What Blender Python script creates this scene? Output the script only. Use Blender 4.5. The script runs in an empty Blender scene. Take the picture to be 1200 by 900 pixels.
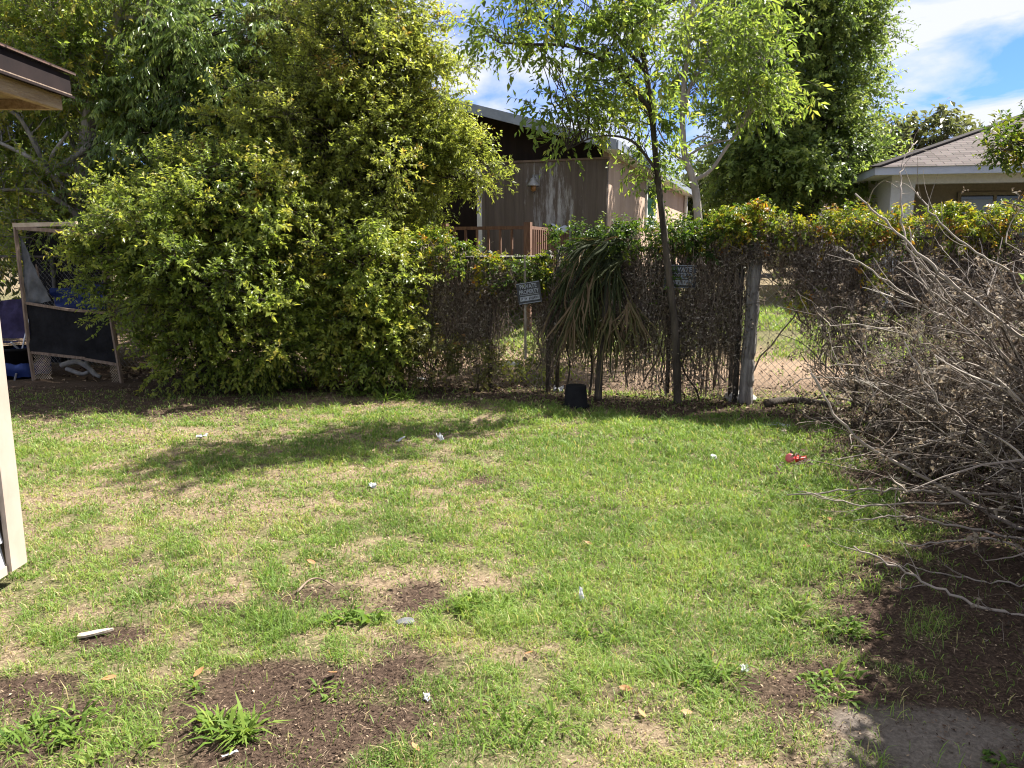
import bpy, math, random
import numpy as np
rng = np.random.default_rng(11)
random.seed(5)
C = bpy.context.scene.collection
D = bpy.data
sc = bpy.context.scene
PI = math.pi
# ------------------------------------------------------------------ camera model
CAMZ, PITCH, FPX = 1.6, math.radians(9.7), 900.0
CP, SP = math.cos(PITCH), math.sin(PITCH)

def ray(px, py):
    u = (px - 600) / FPX; v = (450 - py) / FPX
    return np.array([u, CP + v * SP, v * CP - SP])

def P(px, py, Y):                       # point on the plane y = Y seen at a photo pixel
    d = ray(px, py)
    return np.array([0, 0, CAMZ]) + d * (Y / d[1])

def G(px, py, z=0.0):                   # point on the ground seen at a photo pixel
    d = ray(px, py)
    return np.array([0, 0, CAMZ]) + d * ((z - CAMZ) / d[2])

# ------------------------------------------------------------------ noise
def _hash(ix, iy, iz, seed):
    with np.errstate(over='ignore'):
        n = (ix.astype(np.uint32) * np.uint32(374761393) + iy.astype(np.uint32) * np.uint32(668265263)
             + iz.astype(np.uint32) * np.uint32(1274126177) + np.uint32(seed * 7919 + 13))
        n = (n ^ (n >> np.uint32(13))) * np.uint32(1274126177)
        n = n ^ (n >> np.uint32(16))
    return n.astype(np.float64) / 4294967295.0

def vnoise(p, seed=0):
    p = np.asarray(p, float)
    if p.shape[1] == 2:
        p = np.c_[p, np.zeros(len(p))]
    i = np.floor(p).astype(np.int64); f = p - i
    f = f * f * (3 - 2 * f)
    r = 0
    for dx in (0, 1):
        for dy in (0, 1):
            for dz in (0, 1):
                w = (f[:, 0] if dx else 1 - f[:, 0]) * (f[:, 1] if dy else 1 - f[:, 1]) * (f[:, 2] if dz else 1 - f[:, 2])
                r = r + w * _hash(i[:, 0] + dx + 5000, i[:, 1] + dy + 5000, i[:, 2] + dz + 5000, seed)
    return r

def fbm(p, seed=0, oct=4):
    p = np.asarray(p, float); a = 0.5; s = 0; t = 0
    for k in range(oct):
        s = s + a * vnoise(p * 2 ** k, seed + k); t += a; a *= 0.5
    return s / t

def sstep(a, b, x):
    t = np.clip((x - a) / (b - a), 0, 1)
    return t * t * (3 - 2 * t)

def norm(v):
    return v / np.maximum(np.linalg.norm(v, axis=-1, keepdims=True), 1e-9)

def runit(n):
    return norm(rng.normal(size=(n, 3)))

# ------------------------------------------------------------------ mesh builder
class MB:
    def __init__(s):
        s.V = []; s.F = []; s.T = []; s.n = 0
    def add(s, V, F, tint=None):
        V = np.asarray(V, float).reshape(-1, 3); F = np.asarray(F, np.int64)
        s.V.append(V); s.F.append(F + s.n); s.n += len(V)
        t = np.full(len(V), 0.5) if tint is None else np.broadcast_to(np.asarray(tint, float), (len(V),))
        s.T.append(t)
    def box(s, x0, x1, y0, y1, z0, z1, tint=None):
        V = [(x, y, z) for z in (z0, z1) for y in (y0, y1) for x in (x0, x1)]
        F = [(0, 2, 3, 1), (4, 5, 7, 6), (0, 1, 5, 4), (2, 6, 7, 3), (0, 4, 6, 2), (1, 3, 7, 5)]
        s.add(V, F, tint)
    def obox(s, o, ax, ay, az, tint=None):          # box from a corner and three edge vectors
        o, ax, ay, az = (np.asarray(q, float) for q in (o, ax, ay, az))
        V = [o + ax * i + ay * j + az * k for k in (0, 1) for j in (0, 1) for i in (0, 1)]
        F = [(0, 2, 3, 1), (4, 5, 7, 6), (0, 1, 5, 4), (2, 6, 7, 3), (0, 4, 6, 2), (1, 3, 7, 5)]
        s.add(V, F, tint)
    def bar(s, a, b, w, h, up=(0, 0, 1), tint=None):  # rectangular bar between two points
        a, b = np.asarray(a, float), np.asarray(b, float)
        d = b - a; n = norm(d); sd = np.cross(n, np.asarray(up, float))
        if np.linalg.norm(sd) < 1e-4: sd = np.cross(n, (0, 1, 0))
        sd = norm(sd); u = np.cross(sd, n)
        s.obox(a - sd * w / 2 - u * h / 2, d, sd * w, u * h, tint)
    def tubes(s, Pts, R, sides=4, tint=None, cap=False):  # Pts (N,K,3), R (N,K)
        Pts = np.asarray(Pts, float); N, K, _ = Pts.shape
        R = np.broadcast_to(np.asarray(R, float), (N, K))
        T = np.gradient(Pts, axis=1); T = norm(T)
        ref = np.where(np.abs(T[:, :1, 2:3]) > 0.9, np.array([[[1.0, 0.2, 0]]]), np.array([[[0.1, 0, 1.0]]]))
        ref = np.broadcast_to(ref, T.shape)
        A = norm(np.cross(T, ref)); B = np.cross(T, A)
        ang = np.arange(sides) * 2 * PI / sides
        V = (Pts[:, :, None, :] + R[:, :, None, None] * (np.cos(ang)[None, None, :, None] * A[:, :, None, :]
             + np.sin(ang)[None, None, :, None] * B[:, :, None, :]))
        idx = np.arange(N * K * sides).reshape(N, K, sides)
        nx = np.roll(idx, -1, axis=2)
        F = np.stack([idx[:, :-1], nx[:, :-1], nx[:, 1:], idx[:, 1:]], axis=-1).reshape(-1, 4)
        t = None
        if tint is not None:
            t = np.repeat(np.broadcast_to(np.asarray(tint, float), (N,)), K * sides)
        s.add(V.reshape(-1, 3), F, t)
        if cap and sides == 4:
            s.F.append(np.concatenate([idx[:, 0, ::-1], idx[:, -1, :]]).astype(np.int64) + s.n - N * K * sides)
    def tube(s, pts, r, sides=8, tint=None):
        pts = np.asarray(pts, float)
        r = np.broadcast_to(np.asarray(r, float), (len(pts),))
        s.tubes(pts[None], r[None], sides, tint)
        n0 = s.n
        base = n0 - len(pts) * sides
        s.add(np.array([pts[0], pts[-1]]), np.zeros((0, 3), int), None if tint is None else tint)
        fa = [(base + (i + 1) % sides, base + i, n0) for i in range(sides)]
        e = n0 - sides
        fa += [(e + i, e + (i + 1) % sides, n0 + 1) for i in range(sides)]
        s.F.append(np.array(fa))
    def lathe(s, c, prof, n=24, tint=None):
        prof = np.asarray(prof, float); ang = np.arange(n) * 2 * PI / n
        V = np.stack([c[0] + prof[:, 0:1] * np.cos(ang), c[1] + prof[:, 0:1] * np.sin(ang),
                      np.broadcast_to(c[2] + prof[:, 1:2], (len(prof), n))], -1)
        idx = np.arange(len(prof) * n).reshape(len(prof), n); nx = np.roll(idx, -1, axis=1)
        s.add(V.reshape(-1, 3), np.stack([idx[:-1], nx[:-1], nx[1:], idx[1:]], -1).reshape(-1, 4), tint)
    def leaves(s, base, d, nrm, L, W, tint, fold=0.12, curl=0.1):
        N = len(base); L = np.broadcast_to(L, (N,))[:, None]; W = np.broadcast_to(W, (N,))[:, None]
        d = norm(d); sd = norm(np.cross(d, nrm)); n = np.cross(sd, d)
        V = np.stack([base, base + d * L * .45 + sd * W / 2 + n * fold * W, base + d * L - n * curl * L,
                      base + d * L * .45 - sd * W / 2 + n * fold * W], 1)
        s.add(V.reshape(-1, 3), np.arange(N * 4).reshape(N, 4), np.repeat(np.broadcast_to(tint, (N,)), 4))
    def blades(s, base, az, lean, L, W, tint, bend=0.5, twist=None):
        """grass blades: five vertices each, curving over"""
        N = len(base)
        f = np.stack([np.cos(az), np.sin(az), np.zeros(N)], 1)
        tw = az + (rng.uniform(-1, 1, N) if twist is None else twist)
        sd = np.stack([-np.sin(tw), np.cos(tw), np.zeros(N)], 1)
        up = np.array([0, 0, 1.0])
        a1 = lean; a2 = np.clip(lean + bend * rng.uniform(.4, 1.6, N), 0, 1.75)
        d1 = f * np.sin(a1)[:, None] + up * np.cos(a1)[:, None]
        d2 = f * np.sin(a2)[:, None] + up * np.cos(a2)[:, None]
        m = base + d1 * (L * .5)[:, None]; t = m + d2 * (L * .5)[:, None]
        w = W[:, None] / 2
        V = np.stack([base - sd * w * .7, base + sd * w * .7, m + sd * w, m - sd * w, t], 1)
        i = np.arange(N)[:, None] * 5
        s.add(V.reshape(-1, 3), i + np.array([[0, 1, 2, 3]]), np.repeat(np.broadcast_to(tint, (N,)), 5))
        s.F.append((i + np.array([[3, 2, 4]])) + s.n - 5 * N)
    def build(s, name, mat, parent=None, origin=None, smooth=False):
        V = np.concatenate(s.V); T = np.concatenate(s.T)
        o = np.zeros(3)
        if parent is not None:
            o = wloc(parent) if origin is None else np.asarray(origin, float)
        elif origin is not None:
            o = np.asarray(origin, float)
        me = D.meshes.new(name)
        F = [f for f in s.F if len(f)]
        nl = sum(f.size for f in F); npoly = sum(len(f) for f in F)
        me.vertices.add(len(V)); me.loops.add(nl); me.polygons.add(npoly)
        me.vertices.foreach_set('co', (V - o).astype(np.float32).ravel())
        me.loops.foreach_set('vertex_index', np.concatenate([f.ravel() for f in F]).astype(np.int32))
        sizes = np.concatenate([np.full(len(f), f.shape[1]) for f in F])
        st = np.zeros(npoly, np.int32); st[1:] = np.cumsum(sizes)[:-1]
        me.polygons.foreach_set('loop_start', st)
        me.polygons.foreach_set('use_smooth', np.full(npoly, smooth))
        at = me.attributes.new('tint', 'FLOAT', 'POINT'); at.data.foreach_set('value', T.astype(np.float32))
        me.update(calc_edges=True); me.validate()
        me.materials.append(mat)
        ob = D.objects.new(name, me); C.objects.link(ob)
        if parent is not None:
            ob.parent = parent; ob.location = o - wloc(parent)
        else:
            ob.location = o
        return ob

def wloc(o):
    l = np.array(o.location)
    while o.parent is not None:
        o = o.parent; l = l + np.array(o.location)
    return l

def tag(o, label=None, cat=None, group=None, kind=None):
    if label: o['label'] = label
    if cat: o['category'] = cat
    if group: o['group'] = group
    if kind: o['kind'] = kind
    return o

def thing(name, label, cat, loc, group=None):
    o = D.objects.new(name, None); C.objects.link(o); o.location = tuple(float(q) for q in loc)
    o.empty_display_size = .1
    return tag(o, label, cat, group)

# ------------------------------------------------------------------ materials
def new_mat(name):
    m = D.materials.new(name); m.use_nodes = True
    nt = m.node_tree; nt.nodes.clear()
    return m, nt, nt.nodes, nt.links

def ramp(N, stops):
    r = N.new('ShaderNodeValToRGB'); e = r.color_ramp.elements
    e[0].position = stops[0][0]; e[0].color = (*stops[0][1], 1)
    e[1].position = stops[-1][0]; e[1].color = (*stops[-1][1], 1)
    for p, c in stops[1:-1]:
        k = e.new(p); k.color = (*c, 1)
    return r

def leaf_mat(name, stops, trans=0.42, rough=0.42, spec=0.4, tgain=(1.25, 1.25, .7)):
    m, nt, N, L = new_mat(name)
    a = N.new('ShaderNodeAttribute'); a.attribute_name = 'tint'
    r = ramp(N, stops); L.new(a.outputs['Fac'], r.inputs['Fac'])
    b = N.new('ShaderNodeBsdfPrincipled'); b.inputs['Roughness'].default_value = rough
    b.inputs['Specular IOR Level'].default_value = spec
    L.new(r.outputs['Color'], b.inputs['Base Color'])
    g = N.new('ShaderNodeMix'); g.data_type = 'RGBA'; g.blend_type = 'MULTIPLY'; g.inputs[0].default_value = 1
    L.new(r.outputs['Color'], g.inputs[6]); g.inputs[7].default_value = (*tgain, 1)
    t = N.new('ShaderNodeBsdfTranslucent'); L.new(g.outputs[2], t.inputs['Color'])
    mx = N.new('ShaderNodeMixShader'); mx.inputs[0].default_value = trans
    L.new(b.outputs[0], mx.inputs[1]); L.new(t.outputs[0], mx.inputs[2])
    o = N.new('ShaderNodeOutputMaterial'); L.new(mx.outputs[0], o.inputs['Surface'])
    return m

def surf(name, c1, c2, scale=8, rough=.8, stretch=(1, 1, 1), detail=6, bump=.3, bscale=None, spec=.3, contrast=(.35, .65), metallic=0, bdist=.01):
    m, nt, N, L = new_mat(name)
    tc = N.new('ShaderNodeTexCoord'); mp = N.new('ShaderNodeMapping'); mp.inputs['Scale'].default_value = stretch
    L.new(tc.outputs['Object'], mp.inputs['Vector'])
    n = N.new('ShaderNodeTexNoise'); n.inputs['Scale'].default_value = scale; n.inputs['Detail'].default_value = detail
    n.inputs['Roughness'].default_value = .65
    L.new(mp.outputs[0], n.inputs['Vector'])
    r = ramp(N, [(contrast[0], c1), (contrast[1], c2)]); L.new(n.outputs['Fac'], r.inputs['Fac'])
    b = N.new('ShaderNodeBsdfPrincipled'); b.inputs['Roughness'].default_value = rough
    b.inputs['Specular IOR Level'].default_value = spec; b.inputs['Metallic'].default_value = metallic
    L.new(r.outputs['Color'], b.inputs['Base Color'])
    if bump:
        n2 = N.new('ShaderNodeTexNoise'); n2.inputs['Scale'].default_value = bscale or scale * 4; n2.inputs['Detail'].default_value = 5
        L.new(mp.outputs[0], n2.inputs['Vector'])
        bp = N.new('ShaderNodeBump'); bp.inputs['Strength'].default_value = bump; bp.inputs['Distance'].default_value = bdist
        L.new(n2.outputs['Fac'], bp.inputs['Height']); L.new(bp.outputs[0], b.inputs['Normal'])
    o = N.new('ShaderNodeOutputMaterial'); L.new(b.outputs[0], o.inputs['Surface'])
    return m

M = {}
M['bark'] = surf('bark', (.028, .022, .016), (.09, .072, .054), 9, .95, (1, 1, .25), bump=.8, bdist=.03)
M['pale_bark'] = surf('pale_bark', (.17, .15, .12), (.34, .31, .27), 7, .9, (1, 1, .3), bump=.6, bdist=.02)
M['moss_bark'] = surf('moss_bark', (.10, .09, .07), (.32, .30, .26), 8, .95, (1, 1, .4), bump=.9, bdist=.03)
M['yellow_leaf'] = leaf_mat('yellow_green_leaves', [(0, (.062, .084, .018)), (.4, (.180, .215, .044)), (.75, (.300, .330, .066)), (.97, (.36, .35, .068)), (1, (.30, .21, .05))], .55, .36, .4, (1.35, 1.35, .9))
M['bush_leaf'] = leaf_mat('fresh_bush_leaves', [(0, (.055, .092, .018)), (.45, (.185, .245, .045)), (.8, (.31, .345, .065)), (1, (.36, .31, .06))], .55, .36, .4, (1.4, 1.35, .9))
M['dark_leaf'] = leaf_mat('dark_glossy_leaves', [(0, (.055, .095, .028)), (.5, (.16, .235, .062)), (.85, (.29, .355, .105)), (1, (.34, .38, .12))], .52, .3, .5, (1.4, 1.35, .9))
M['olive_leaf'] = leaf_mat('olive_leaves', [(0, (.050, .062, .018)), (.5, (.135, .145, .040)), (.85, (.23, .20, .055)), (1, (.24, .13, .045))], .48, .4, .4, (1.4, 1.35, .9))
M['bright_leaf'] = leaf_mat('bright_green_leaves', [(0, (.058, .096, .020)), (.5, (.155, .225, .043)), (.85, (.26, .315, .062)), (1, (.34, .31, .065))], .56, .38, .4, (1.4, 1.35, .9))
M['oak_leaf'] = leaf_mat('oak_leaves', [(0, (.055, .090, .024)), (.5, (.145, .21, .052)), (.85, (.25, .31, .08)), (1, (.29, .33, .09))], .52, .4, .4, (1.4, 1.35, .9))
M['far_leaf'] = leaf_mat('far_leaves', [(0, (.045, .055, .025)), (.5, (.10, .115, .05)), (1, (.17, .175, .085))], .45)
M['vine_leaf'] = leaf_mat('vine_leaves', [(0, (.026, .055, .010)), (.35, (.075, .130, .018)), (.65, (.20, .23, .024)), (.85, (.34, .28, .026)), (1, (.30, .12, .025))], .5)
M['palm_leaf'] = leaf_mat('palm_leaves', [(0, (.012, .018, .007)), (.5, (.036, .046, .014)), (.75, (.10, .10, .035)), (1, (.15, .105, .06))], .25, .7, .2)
M['dead_leaf'] = leaf_mat('dead_leaves', [(0, (.040, .030, .022)), (.5, (.14, .112, .085)), (.85, (.31, .265, .205)), (1, (.44, .39, .32))], .3, .8, .15, (1.1, 1, .9))
M['dead_stem'] = leaf_mat('dead_stems', [(0, (.035, .026, .021)), (.45, (.12, .094, .075)), (.8, (.34, .29, .245)), (1, (.48, .42, .36))], .0, .8, .2, (1, 1, 1))
M['vine_stem'] = leaf_mat('vine_stems', [(0, (.05, .037, .028)), (.5, (.145, .11, .083)), (1, (.33, .27, .21))], .0, .85, .15, (1, 1, 1))
M['grass'] = leaf_mat('grass_blades', [(0, (.085, .138, .024)), (.4, (.155, .252, .052)), (.7, (.265, .350, .082)), (.85, (.36, .33, .12)), (1, (.48, .39, .22))], .45, .5, .3)
M['weed'] = leaf_mat('weed_leaves', [(0, (.06, .115, .02)), (.5, (.135, .215, .035)), (1, (.24, .30, .06))], .45, .6, .2)
M['litter'] = leaf_mat('ground_litter', [(0, (.022, .014, .010)), (.4, (.07, .045, .032)), (.75, (.19, .135, .09)), (1, (.40, .31, .21))], .0, .9, .1, (1, 1, 1))
M['orange_leaf'] = surf('orange_leaf', (.24, .10, .04), (.40, .22, .10), 30, .7, bump=.1)

# ------------------------------------------------------------------ terrain
FENCE = lambda x: 8.95 - .3 * x
def fence_at(px):                                   # point of the fence line under a photo column
    u = (px - 600) / FPX
    X = 8.95 * u / (1 + .3 * u)
    return np.array([X, FENCE(X), 0.0])
FD = np.array([1, -.3, 0]) / math.hypot(1, .3)       # along the fence, to the right
FN = np.array([-.3, -1, 0]) / math.hypot(1, .3)      # towards the lawn

def gz(x, y):
    x = np.asarray(x, float); y = np.asarray(y, float)
    b = y - FENCE(np.clip(x, -9, 9))
    z = .52 * sstep(.3, 6, b) + .012 * np.maximum(b - 6, 0)
    p = np.c_[x.ravel(), y.ravel()]
    near = sstep(30, 16, np.hypot(x, y))
    z = z + near * ((fbm(p * .9, 3, 3).reshape(x.shape) - .5) * .10 + (fbm(p * 5.5, 8, 3).reshape(x.shape) - .5) * .035)
    return z

def ell(p, c, rx, ry, rot=0, soft=.6):
    d = p - np.asarray(c)[:2]
    a, b = math.cos(rot), math.sin(rot)
    q = np.hypot((d[:, 0] * a + d[:, 1] * b) / rx, (-d[:, 0] * b + d[:, 1] * a) / ry)
    return 1 - sstep(soft, 1.25, q)

def mulch_mask(p):
    m = np.zeros(len(p))
    for (px, py, rx, ry, w) in ((270, 850, .42, .24, 1), (400, 870, .36, .22, .9), (180, 880, .3, .22, .9), (330, 800, .36, .16, .8), (30, 810, .28, .15, .85), (90, 835, .32, .16, .75), (200, 820, .3, .16, .7),
                                (430, 700, .46, .16, .85), (390, 690, .2, .1, .9), (500, 690, .3, .13, .5), (130, 745, .16, .1, .8), (250, 715, .15, .09, .7),
                                (60, 885, .28, .12, .8), (470, 780, .35, .2, .5), (720, 830, .25, .12, .3), (520, 850, .3, .2, .5), (560, 560, .3, .2, .35),
                                (1010, 700, .3, .3, .5), (1100, 740, .5, .5, .9), (1020, 790, .35, .3, .7), (1180, 830, .4, .4, .9), (940, 800, .28, .2, .6), (960, 720, .25, .2, .4),
                                (130, 650, .25, .15, .35), (660, 500, .4, .2, .5)):
        m = np.maximum(m, w * ell(p, G(px, py), rx, ry))
    n = fbm(p * 4.5, 21, 4)
    m = np.clip(m * 1.35 + (n - .58) * 2.3, 0, 1) * (m > .02)
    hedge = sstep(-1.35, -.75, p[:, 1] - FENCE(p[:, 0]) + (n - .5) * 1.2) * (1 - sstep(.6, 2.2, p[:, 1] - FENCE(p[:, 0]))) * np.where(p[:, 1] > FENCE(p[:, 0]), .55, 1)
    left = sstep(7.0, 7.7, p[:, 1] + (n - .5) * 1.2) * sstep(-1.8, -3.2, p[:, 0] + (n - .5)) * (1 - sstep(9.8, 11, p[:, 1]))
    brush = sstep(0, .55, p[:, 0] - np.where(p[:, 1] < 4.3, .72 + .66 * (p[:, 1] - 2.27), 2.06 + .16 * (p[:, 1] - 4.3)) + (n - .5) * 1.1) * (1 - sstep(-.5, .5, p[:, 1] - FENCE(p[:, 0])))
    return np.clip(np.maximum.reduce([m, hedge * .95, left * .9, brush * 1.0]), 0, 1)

def sand_mask(p):
    n = fbm(p * 3.5, 31, 4)
    s = np.zeros(len(p))
    for (px, py, rx, ry, w) in ((1085, 860, .32, .17, .85), (1020, 892, .22, .10, .7)):
        s = np.maximum(s, w * ell(p, G(px, py), rx, ry))
    return np.clip(s * 1.15 + (n - .58) * 2.6, 0, .92) * (s > .02)

def thin_mask(p):                                    # sun-bleached thatch: strong on the left, weak on the lush right
    n = fbm(p * 2.0, 41, 4) * .45 + fbm(p * 6.5, 45, 3) * .55
    t = .62 * sstep(.53, .69, n + .06 * sstep(.6, -1.6, p[:, 0]) - .17 * sstep(-.3, 1.0, p[:, 0]) * sstep(2.6, 3.6, p[:, 1]))
    for (px, py, rx, ry, w) in ((420, 470, .9, .35, .8), (130, 575, .8, .35, .7), (200, 510, 1.2, .3, .6), (280, 600, .6, .3, .7), (560, 600, .4, .4, .5),
                                (560, 510, .6, .2, .6), (60, 640, .5, .2, .4), (340, 560, .5, .3, .5), (500, 680, .5, .2, .7)):
        t = np.maximum(t, w * ell(p, G(px, py), rx, ry) * sstep(.3, .55, n + .1))
    return np.maximum(t, sstep(0, .4, p[:, 1] - FENCE(p[:, 0])) * sstep(3.4, 2.2, p[:, 1] - FENCE(p[:, 0])))

def axis_coords(lo, hi, step, far):
    a = list(np.arange(lo, hi + 1e-6, step)); s = step; x = hi
    while x < far:
        s *= 1.28; x += s; a.append(x)
    s = step; x = lo
    while x > -far:
        s *= 1.28; x -= s; a.insert(0, x)
    return np.array(a)

xs = axis_coords(-6.2, 5.6, .045, 400); ys = axis_coords(1.2, 10.4, .045, 400)
gx, gy = np.meshgrid(xs, ys)
gzv = gz(gx, gy)
gp = np.c_[gx.ravel(), gy.ravel()]
nearm = (np.abs(gp[:, 0]) < 14) & (gp[:, 1] > -6) & (gp[:, 1] < 22)
mul = np.zeros(len(gp)); snd = np.zeros(len(gp)); thn = np.full(len(gp), .5)
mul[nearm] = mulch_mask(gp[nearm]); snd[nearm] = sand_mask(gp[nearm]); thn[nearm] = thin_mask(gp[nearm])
mb = MB()
idx = np.arange(len(gp)).reshape(gx.shape)
mb.add(np.c_[gp, gzv.ravel()], np.stack([idx[:-1, :-1], idx[:-1, 1:], idx[1:, 1:], idx[1:, :-1]], -1).reshape(-1, 4))

def ground_mat():
    m, nt, N, L = new_mat('soil_and_thatch')
    def attr(n):
        a = N.new('ShaderNodeAttribute'); a.attribute_name = n; return a.outputs['Fac']
    tc = N.new('ShaderNodeTexCoord')
    def noise(s, d=6, r=.65):
        n = N.new('ShaderNodeTexNoise'); n.inputs['Scale'].default_value = s; n.inputs['Detail'].default_value = d; n.inputs['Roughness'].default_value = r
        L.new(tc.outputs['Object'], n.inputs['Vector']); return n.outputs['Fac']
    def mix(f, a, b):
        g = N.new('ShaderNodeMix'); g.data_type = 'RGBA'
        if isinstance(f, float): g.inputs[0].default_value = f
        else: L.new(f, g.inputs[0])
        L.new(a, g.inputs[6]); L.new(b, g.inputs[7]); return g.outputs[2]
    fine = noise(60, 8, .75); mid = noise(9, 6)
    th = ramp(N, [(.30, (.10, .070, .048)), (.5, (.235, .165, .112)), (.68, (.38, .285, .205))]); L.new(fine, th.inputs['Fac'])
    gr = ramp(N, [(.3, (.042, .042, .02)), (.5, (.115, .108, .05)), (.68, (.26, .215, .125))]); L.new(fine, gr.inputs['Fac'])
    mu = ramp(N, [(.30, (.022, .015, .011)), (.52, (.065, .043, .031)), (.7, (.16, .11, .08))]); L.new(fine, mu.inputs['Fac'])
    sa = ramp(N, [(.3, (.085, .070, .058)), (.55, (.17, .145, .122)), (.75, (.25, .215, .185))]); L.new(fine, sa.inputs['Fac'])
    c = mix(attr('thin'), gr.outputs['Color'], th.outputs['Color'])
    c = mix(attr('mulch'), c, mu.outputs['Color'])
    c = mix(attr('sand'), c, sa.outputs['Color'])
    b = N.new('ShaderNodeBsdfPrincipled'); b.inputs['Roughness'].default_value = .95; b.inputs['Specular IOR Level'].default_value = .1
    L.new(c, b.inputs['Base Color'])
    bp = N.new('ShaderNodeBump'); bp.inputs['Strength'].default_value = .7; bp.inputs['Distance'].default_value = .02
    L.new(fine, bp.inputs['Height']); L.new(bp.outputs[0], b.inputs['Normal'])
    o = N.new('ShaderNodeOutputMaterial'); L.new(b.outputs[0], o.inputs['Surface'])
    return m
M['ground'] = ground_mat()
ground = mb.build('ground', M['ground'], smooth=True)
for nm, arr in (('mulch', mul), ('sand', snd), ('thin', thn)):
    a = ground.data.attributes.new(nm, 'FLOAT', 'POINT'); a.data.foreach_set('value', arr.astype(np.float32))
tag(ground, kind='structure')

# ------------------------------------------------------------------ grass
def scatter(x0, x1, y0, y1, dens):
    n = int((x1 - x0) * (y1 - y0) * dens)
    return np.c_[rng.uniform(x0, x1, n), rng.uniform(y0, y1, n)]

def in_view(p, pad=.6):
    return np.abs(p[:, 0]) < .72 * p[:, 1] + pad

LEFT_HOUSE = lambda p: (p[:, 0] < -2.42) & (p[:, 1] < 3.6)
g = MB()
for (y0, y1, dens, wd) in ((1.6, 3.2, 19000, .0029), (3.2, 4.6, 12500, .0037), (4.6, 6.2, 8600, .0048), (6.2, 8.9, 6000, .0062)):
    p = scatter(-.72 * y1 - .6, .72 * y1 + .6, y0, y1, dens)
    p = p[in_view(p) & ~LEFT_HOUSE(p)]
    mu_, sa_, th_ = mulch_mask(p), sand_mask(p), thin_mask(p)
    clump = fbm(p * 11, 51, 3)
    keep = (1 - .96 * mu_) * (1 - .98 * sa_) * (1 - .66 * th_) * np.clip(.42 + 3.0 * (clump - .42) + .25 * sstep(-.4, .8, p[:, 0]), .05, 1)
    k = rng.random(len(p)) < keep
    p, th_, clump = p[k], th_[k], clump[k]
    n = len(p)
    z = gz(p[:, 0], p[:, 1])
    lush = sstep(-.8, 1.2, p[:, 0]) * sstep(2.6, 3.6, p[:, 1])
    tuft = sstep(.52, .7, fbm(p * 3.1, 61, 3))
    Ln = rng.uniform(.018, .064, n) * (1 - .35 * th_) * (1 + 1.0 * tuft * rng.random(n) + .25 * lush)
    tone = fbm(p * 2.3, 71, 3)
    ti = np.clip(.12 + .62 * tone + rng.normal(0, .13, n) + .18 * th_, 0, .78)
    dry = rng.random(n) < .08 + .20 * th_
    ti[dry] = rng.uniform(.82, 1, dry.sum())
    g.blades(np.c_[p, z - .002], rng.uniform(0, 2 * PI, n), rng.uniform(.15, .95, n), Ln, wd * rng.uniform(.6, 1.6, n), ti, .8)
# neighbour's yard beyond the fence
p = scatter(-3, 8, 8, 15, 700); k = (p[:, 1] > FENCE(p[:, 0]) + .2) & (fbm(p * 1.3, 91, 3) > .36) & (rng.random(len(p)) < .06 + .94 * sstep(1.6, 3.0, p[:, 1] - FENCE(p[:, 0]) + .4 * (fbm(p * 2, 93, 3) - .5))); p = p[k]; n = len(p)
g.blades(np.c_[p, gz(p[:, 0], p[:, 1])], rng.uniform(0, 2 * PI, n), rng.uniform(.1, .8, n), rng.uniform(.05, .13, n), rng.uniform(.008, .016, n), np.clip(rng.normal(.55, .15, n), 0, 1), .6)
grass = tag(g.build('grass', M['grass']), 'thin sunlit lawn grass with bare dry patches', 'grass', kind='stuff')

# dry clippings, straw and mulch crumbs lying on the soil
g = MB()
for (y0, y1, dens, sz) in ((1.6, 3.4, 9000, .7), (3.4, 5.5, 3800, 1.0), (5.5, 9.2, 2000, 1.35)):
    p = scatter(-.72 * y1 - .6, .72 * y1 + .6, y0, y1, dens); p = p[in_view(p) & ~LEFT_HOUSE(p)]
    mu_, sa_, th_ = mulch_mask(p), sand_mask(p), thin_mask(p)
    k = rng.random(len(p)) < np.clip(.34 + .7 * mu_ + .4 * th_ - .9 * sa_, .06, 1)
    p, mu_ = p[k], mu_[k]; n = len(p)
    dark = rng.random(n) < mu_ * .85
    ti = np.where(dark, rng.uniform(.05, .62, n), rng.uniform(.55, 1, n))
    d = np.c_[rng.normal(size=(n, 2)), rng.normal(0, .22, n)]
    straw = rng.random(n) < .62
    Ls = np.where(straw, rng.uniform(.03, .075, n), rng.uniform(.008, .028, n)) * sz
    Ws = np.where(straw, rng.uniform(.0015, .003, n), rng.uniform(.005, .013, n)) * sz
    nr = np.c_[rng.normal(0, .4, (n, 2)), np.ones(n)]
    g.leaves(np.c_[p, gz(p[:, 0], p[:, 1]) + rng.uniform(.001, .009, n)], d, nr, Ls, Ws, ti, .1, .1)
# fallen leaves under the hedge
p = np.c_[rng.uniform(-6, 5, 5200), np.zeros(5200)]; p[:, 1] = FENCE(p[:, 0]) - np.abs(rng.normal(0, .55, 5200)) + .25; p[3600:, 1] = FENCE(p[3600:, 0]) + rng.uniform(.1, 3.2, 1600)
p = p[in_view(p)]; n = len(p)
g.leaves(np.c_[p, gz(p[:, 0], p[:, 1]) + rng.uniform(.003, .02, n)], np.c_[rng.normal(size=(n, 2)), rng.normal(0, .4, n)], np.c_[rng.normal(0, .6, (n, 2)), np.ones(n)],
         rng.uniform(.03, .075, n), rng.uniform(.018, .04, n), rng.uniform(.2, .95, n), .2, .15)
tag(g.build('ground_litter', M['litter']), 'dry straw, mulch crumbs and dead leaves scattered over the soil', 'litter', kind='stuff')

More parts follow.
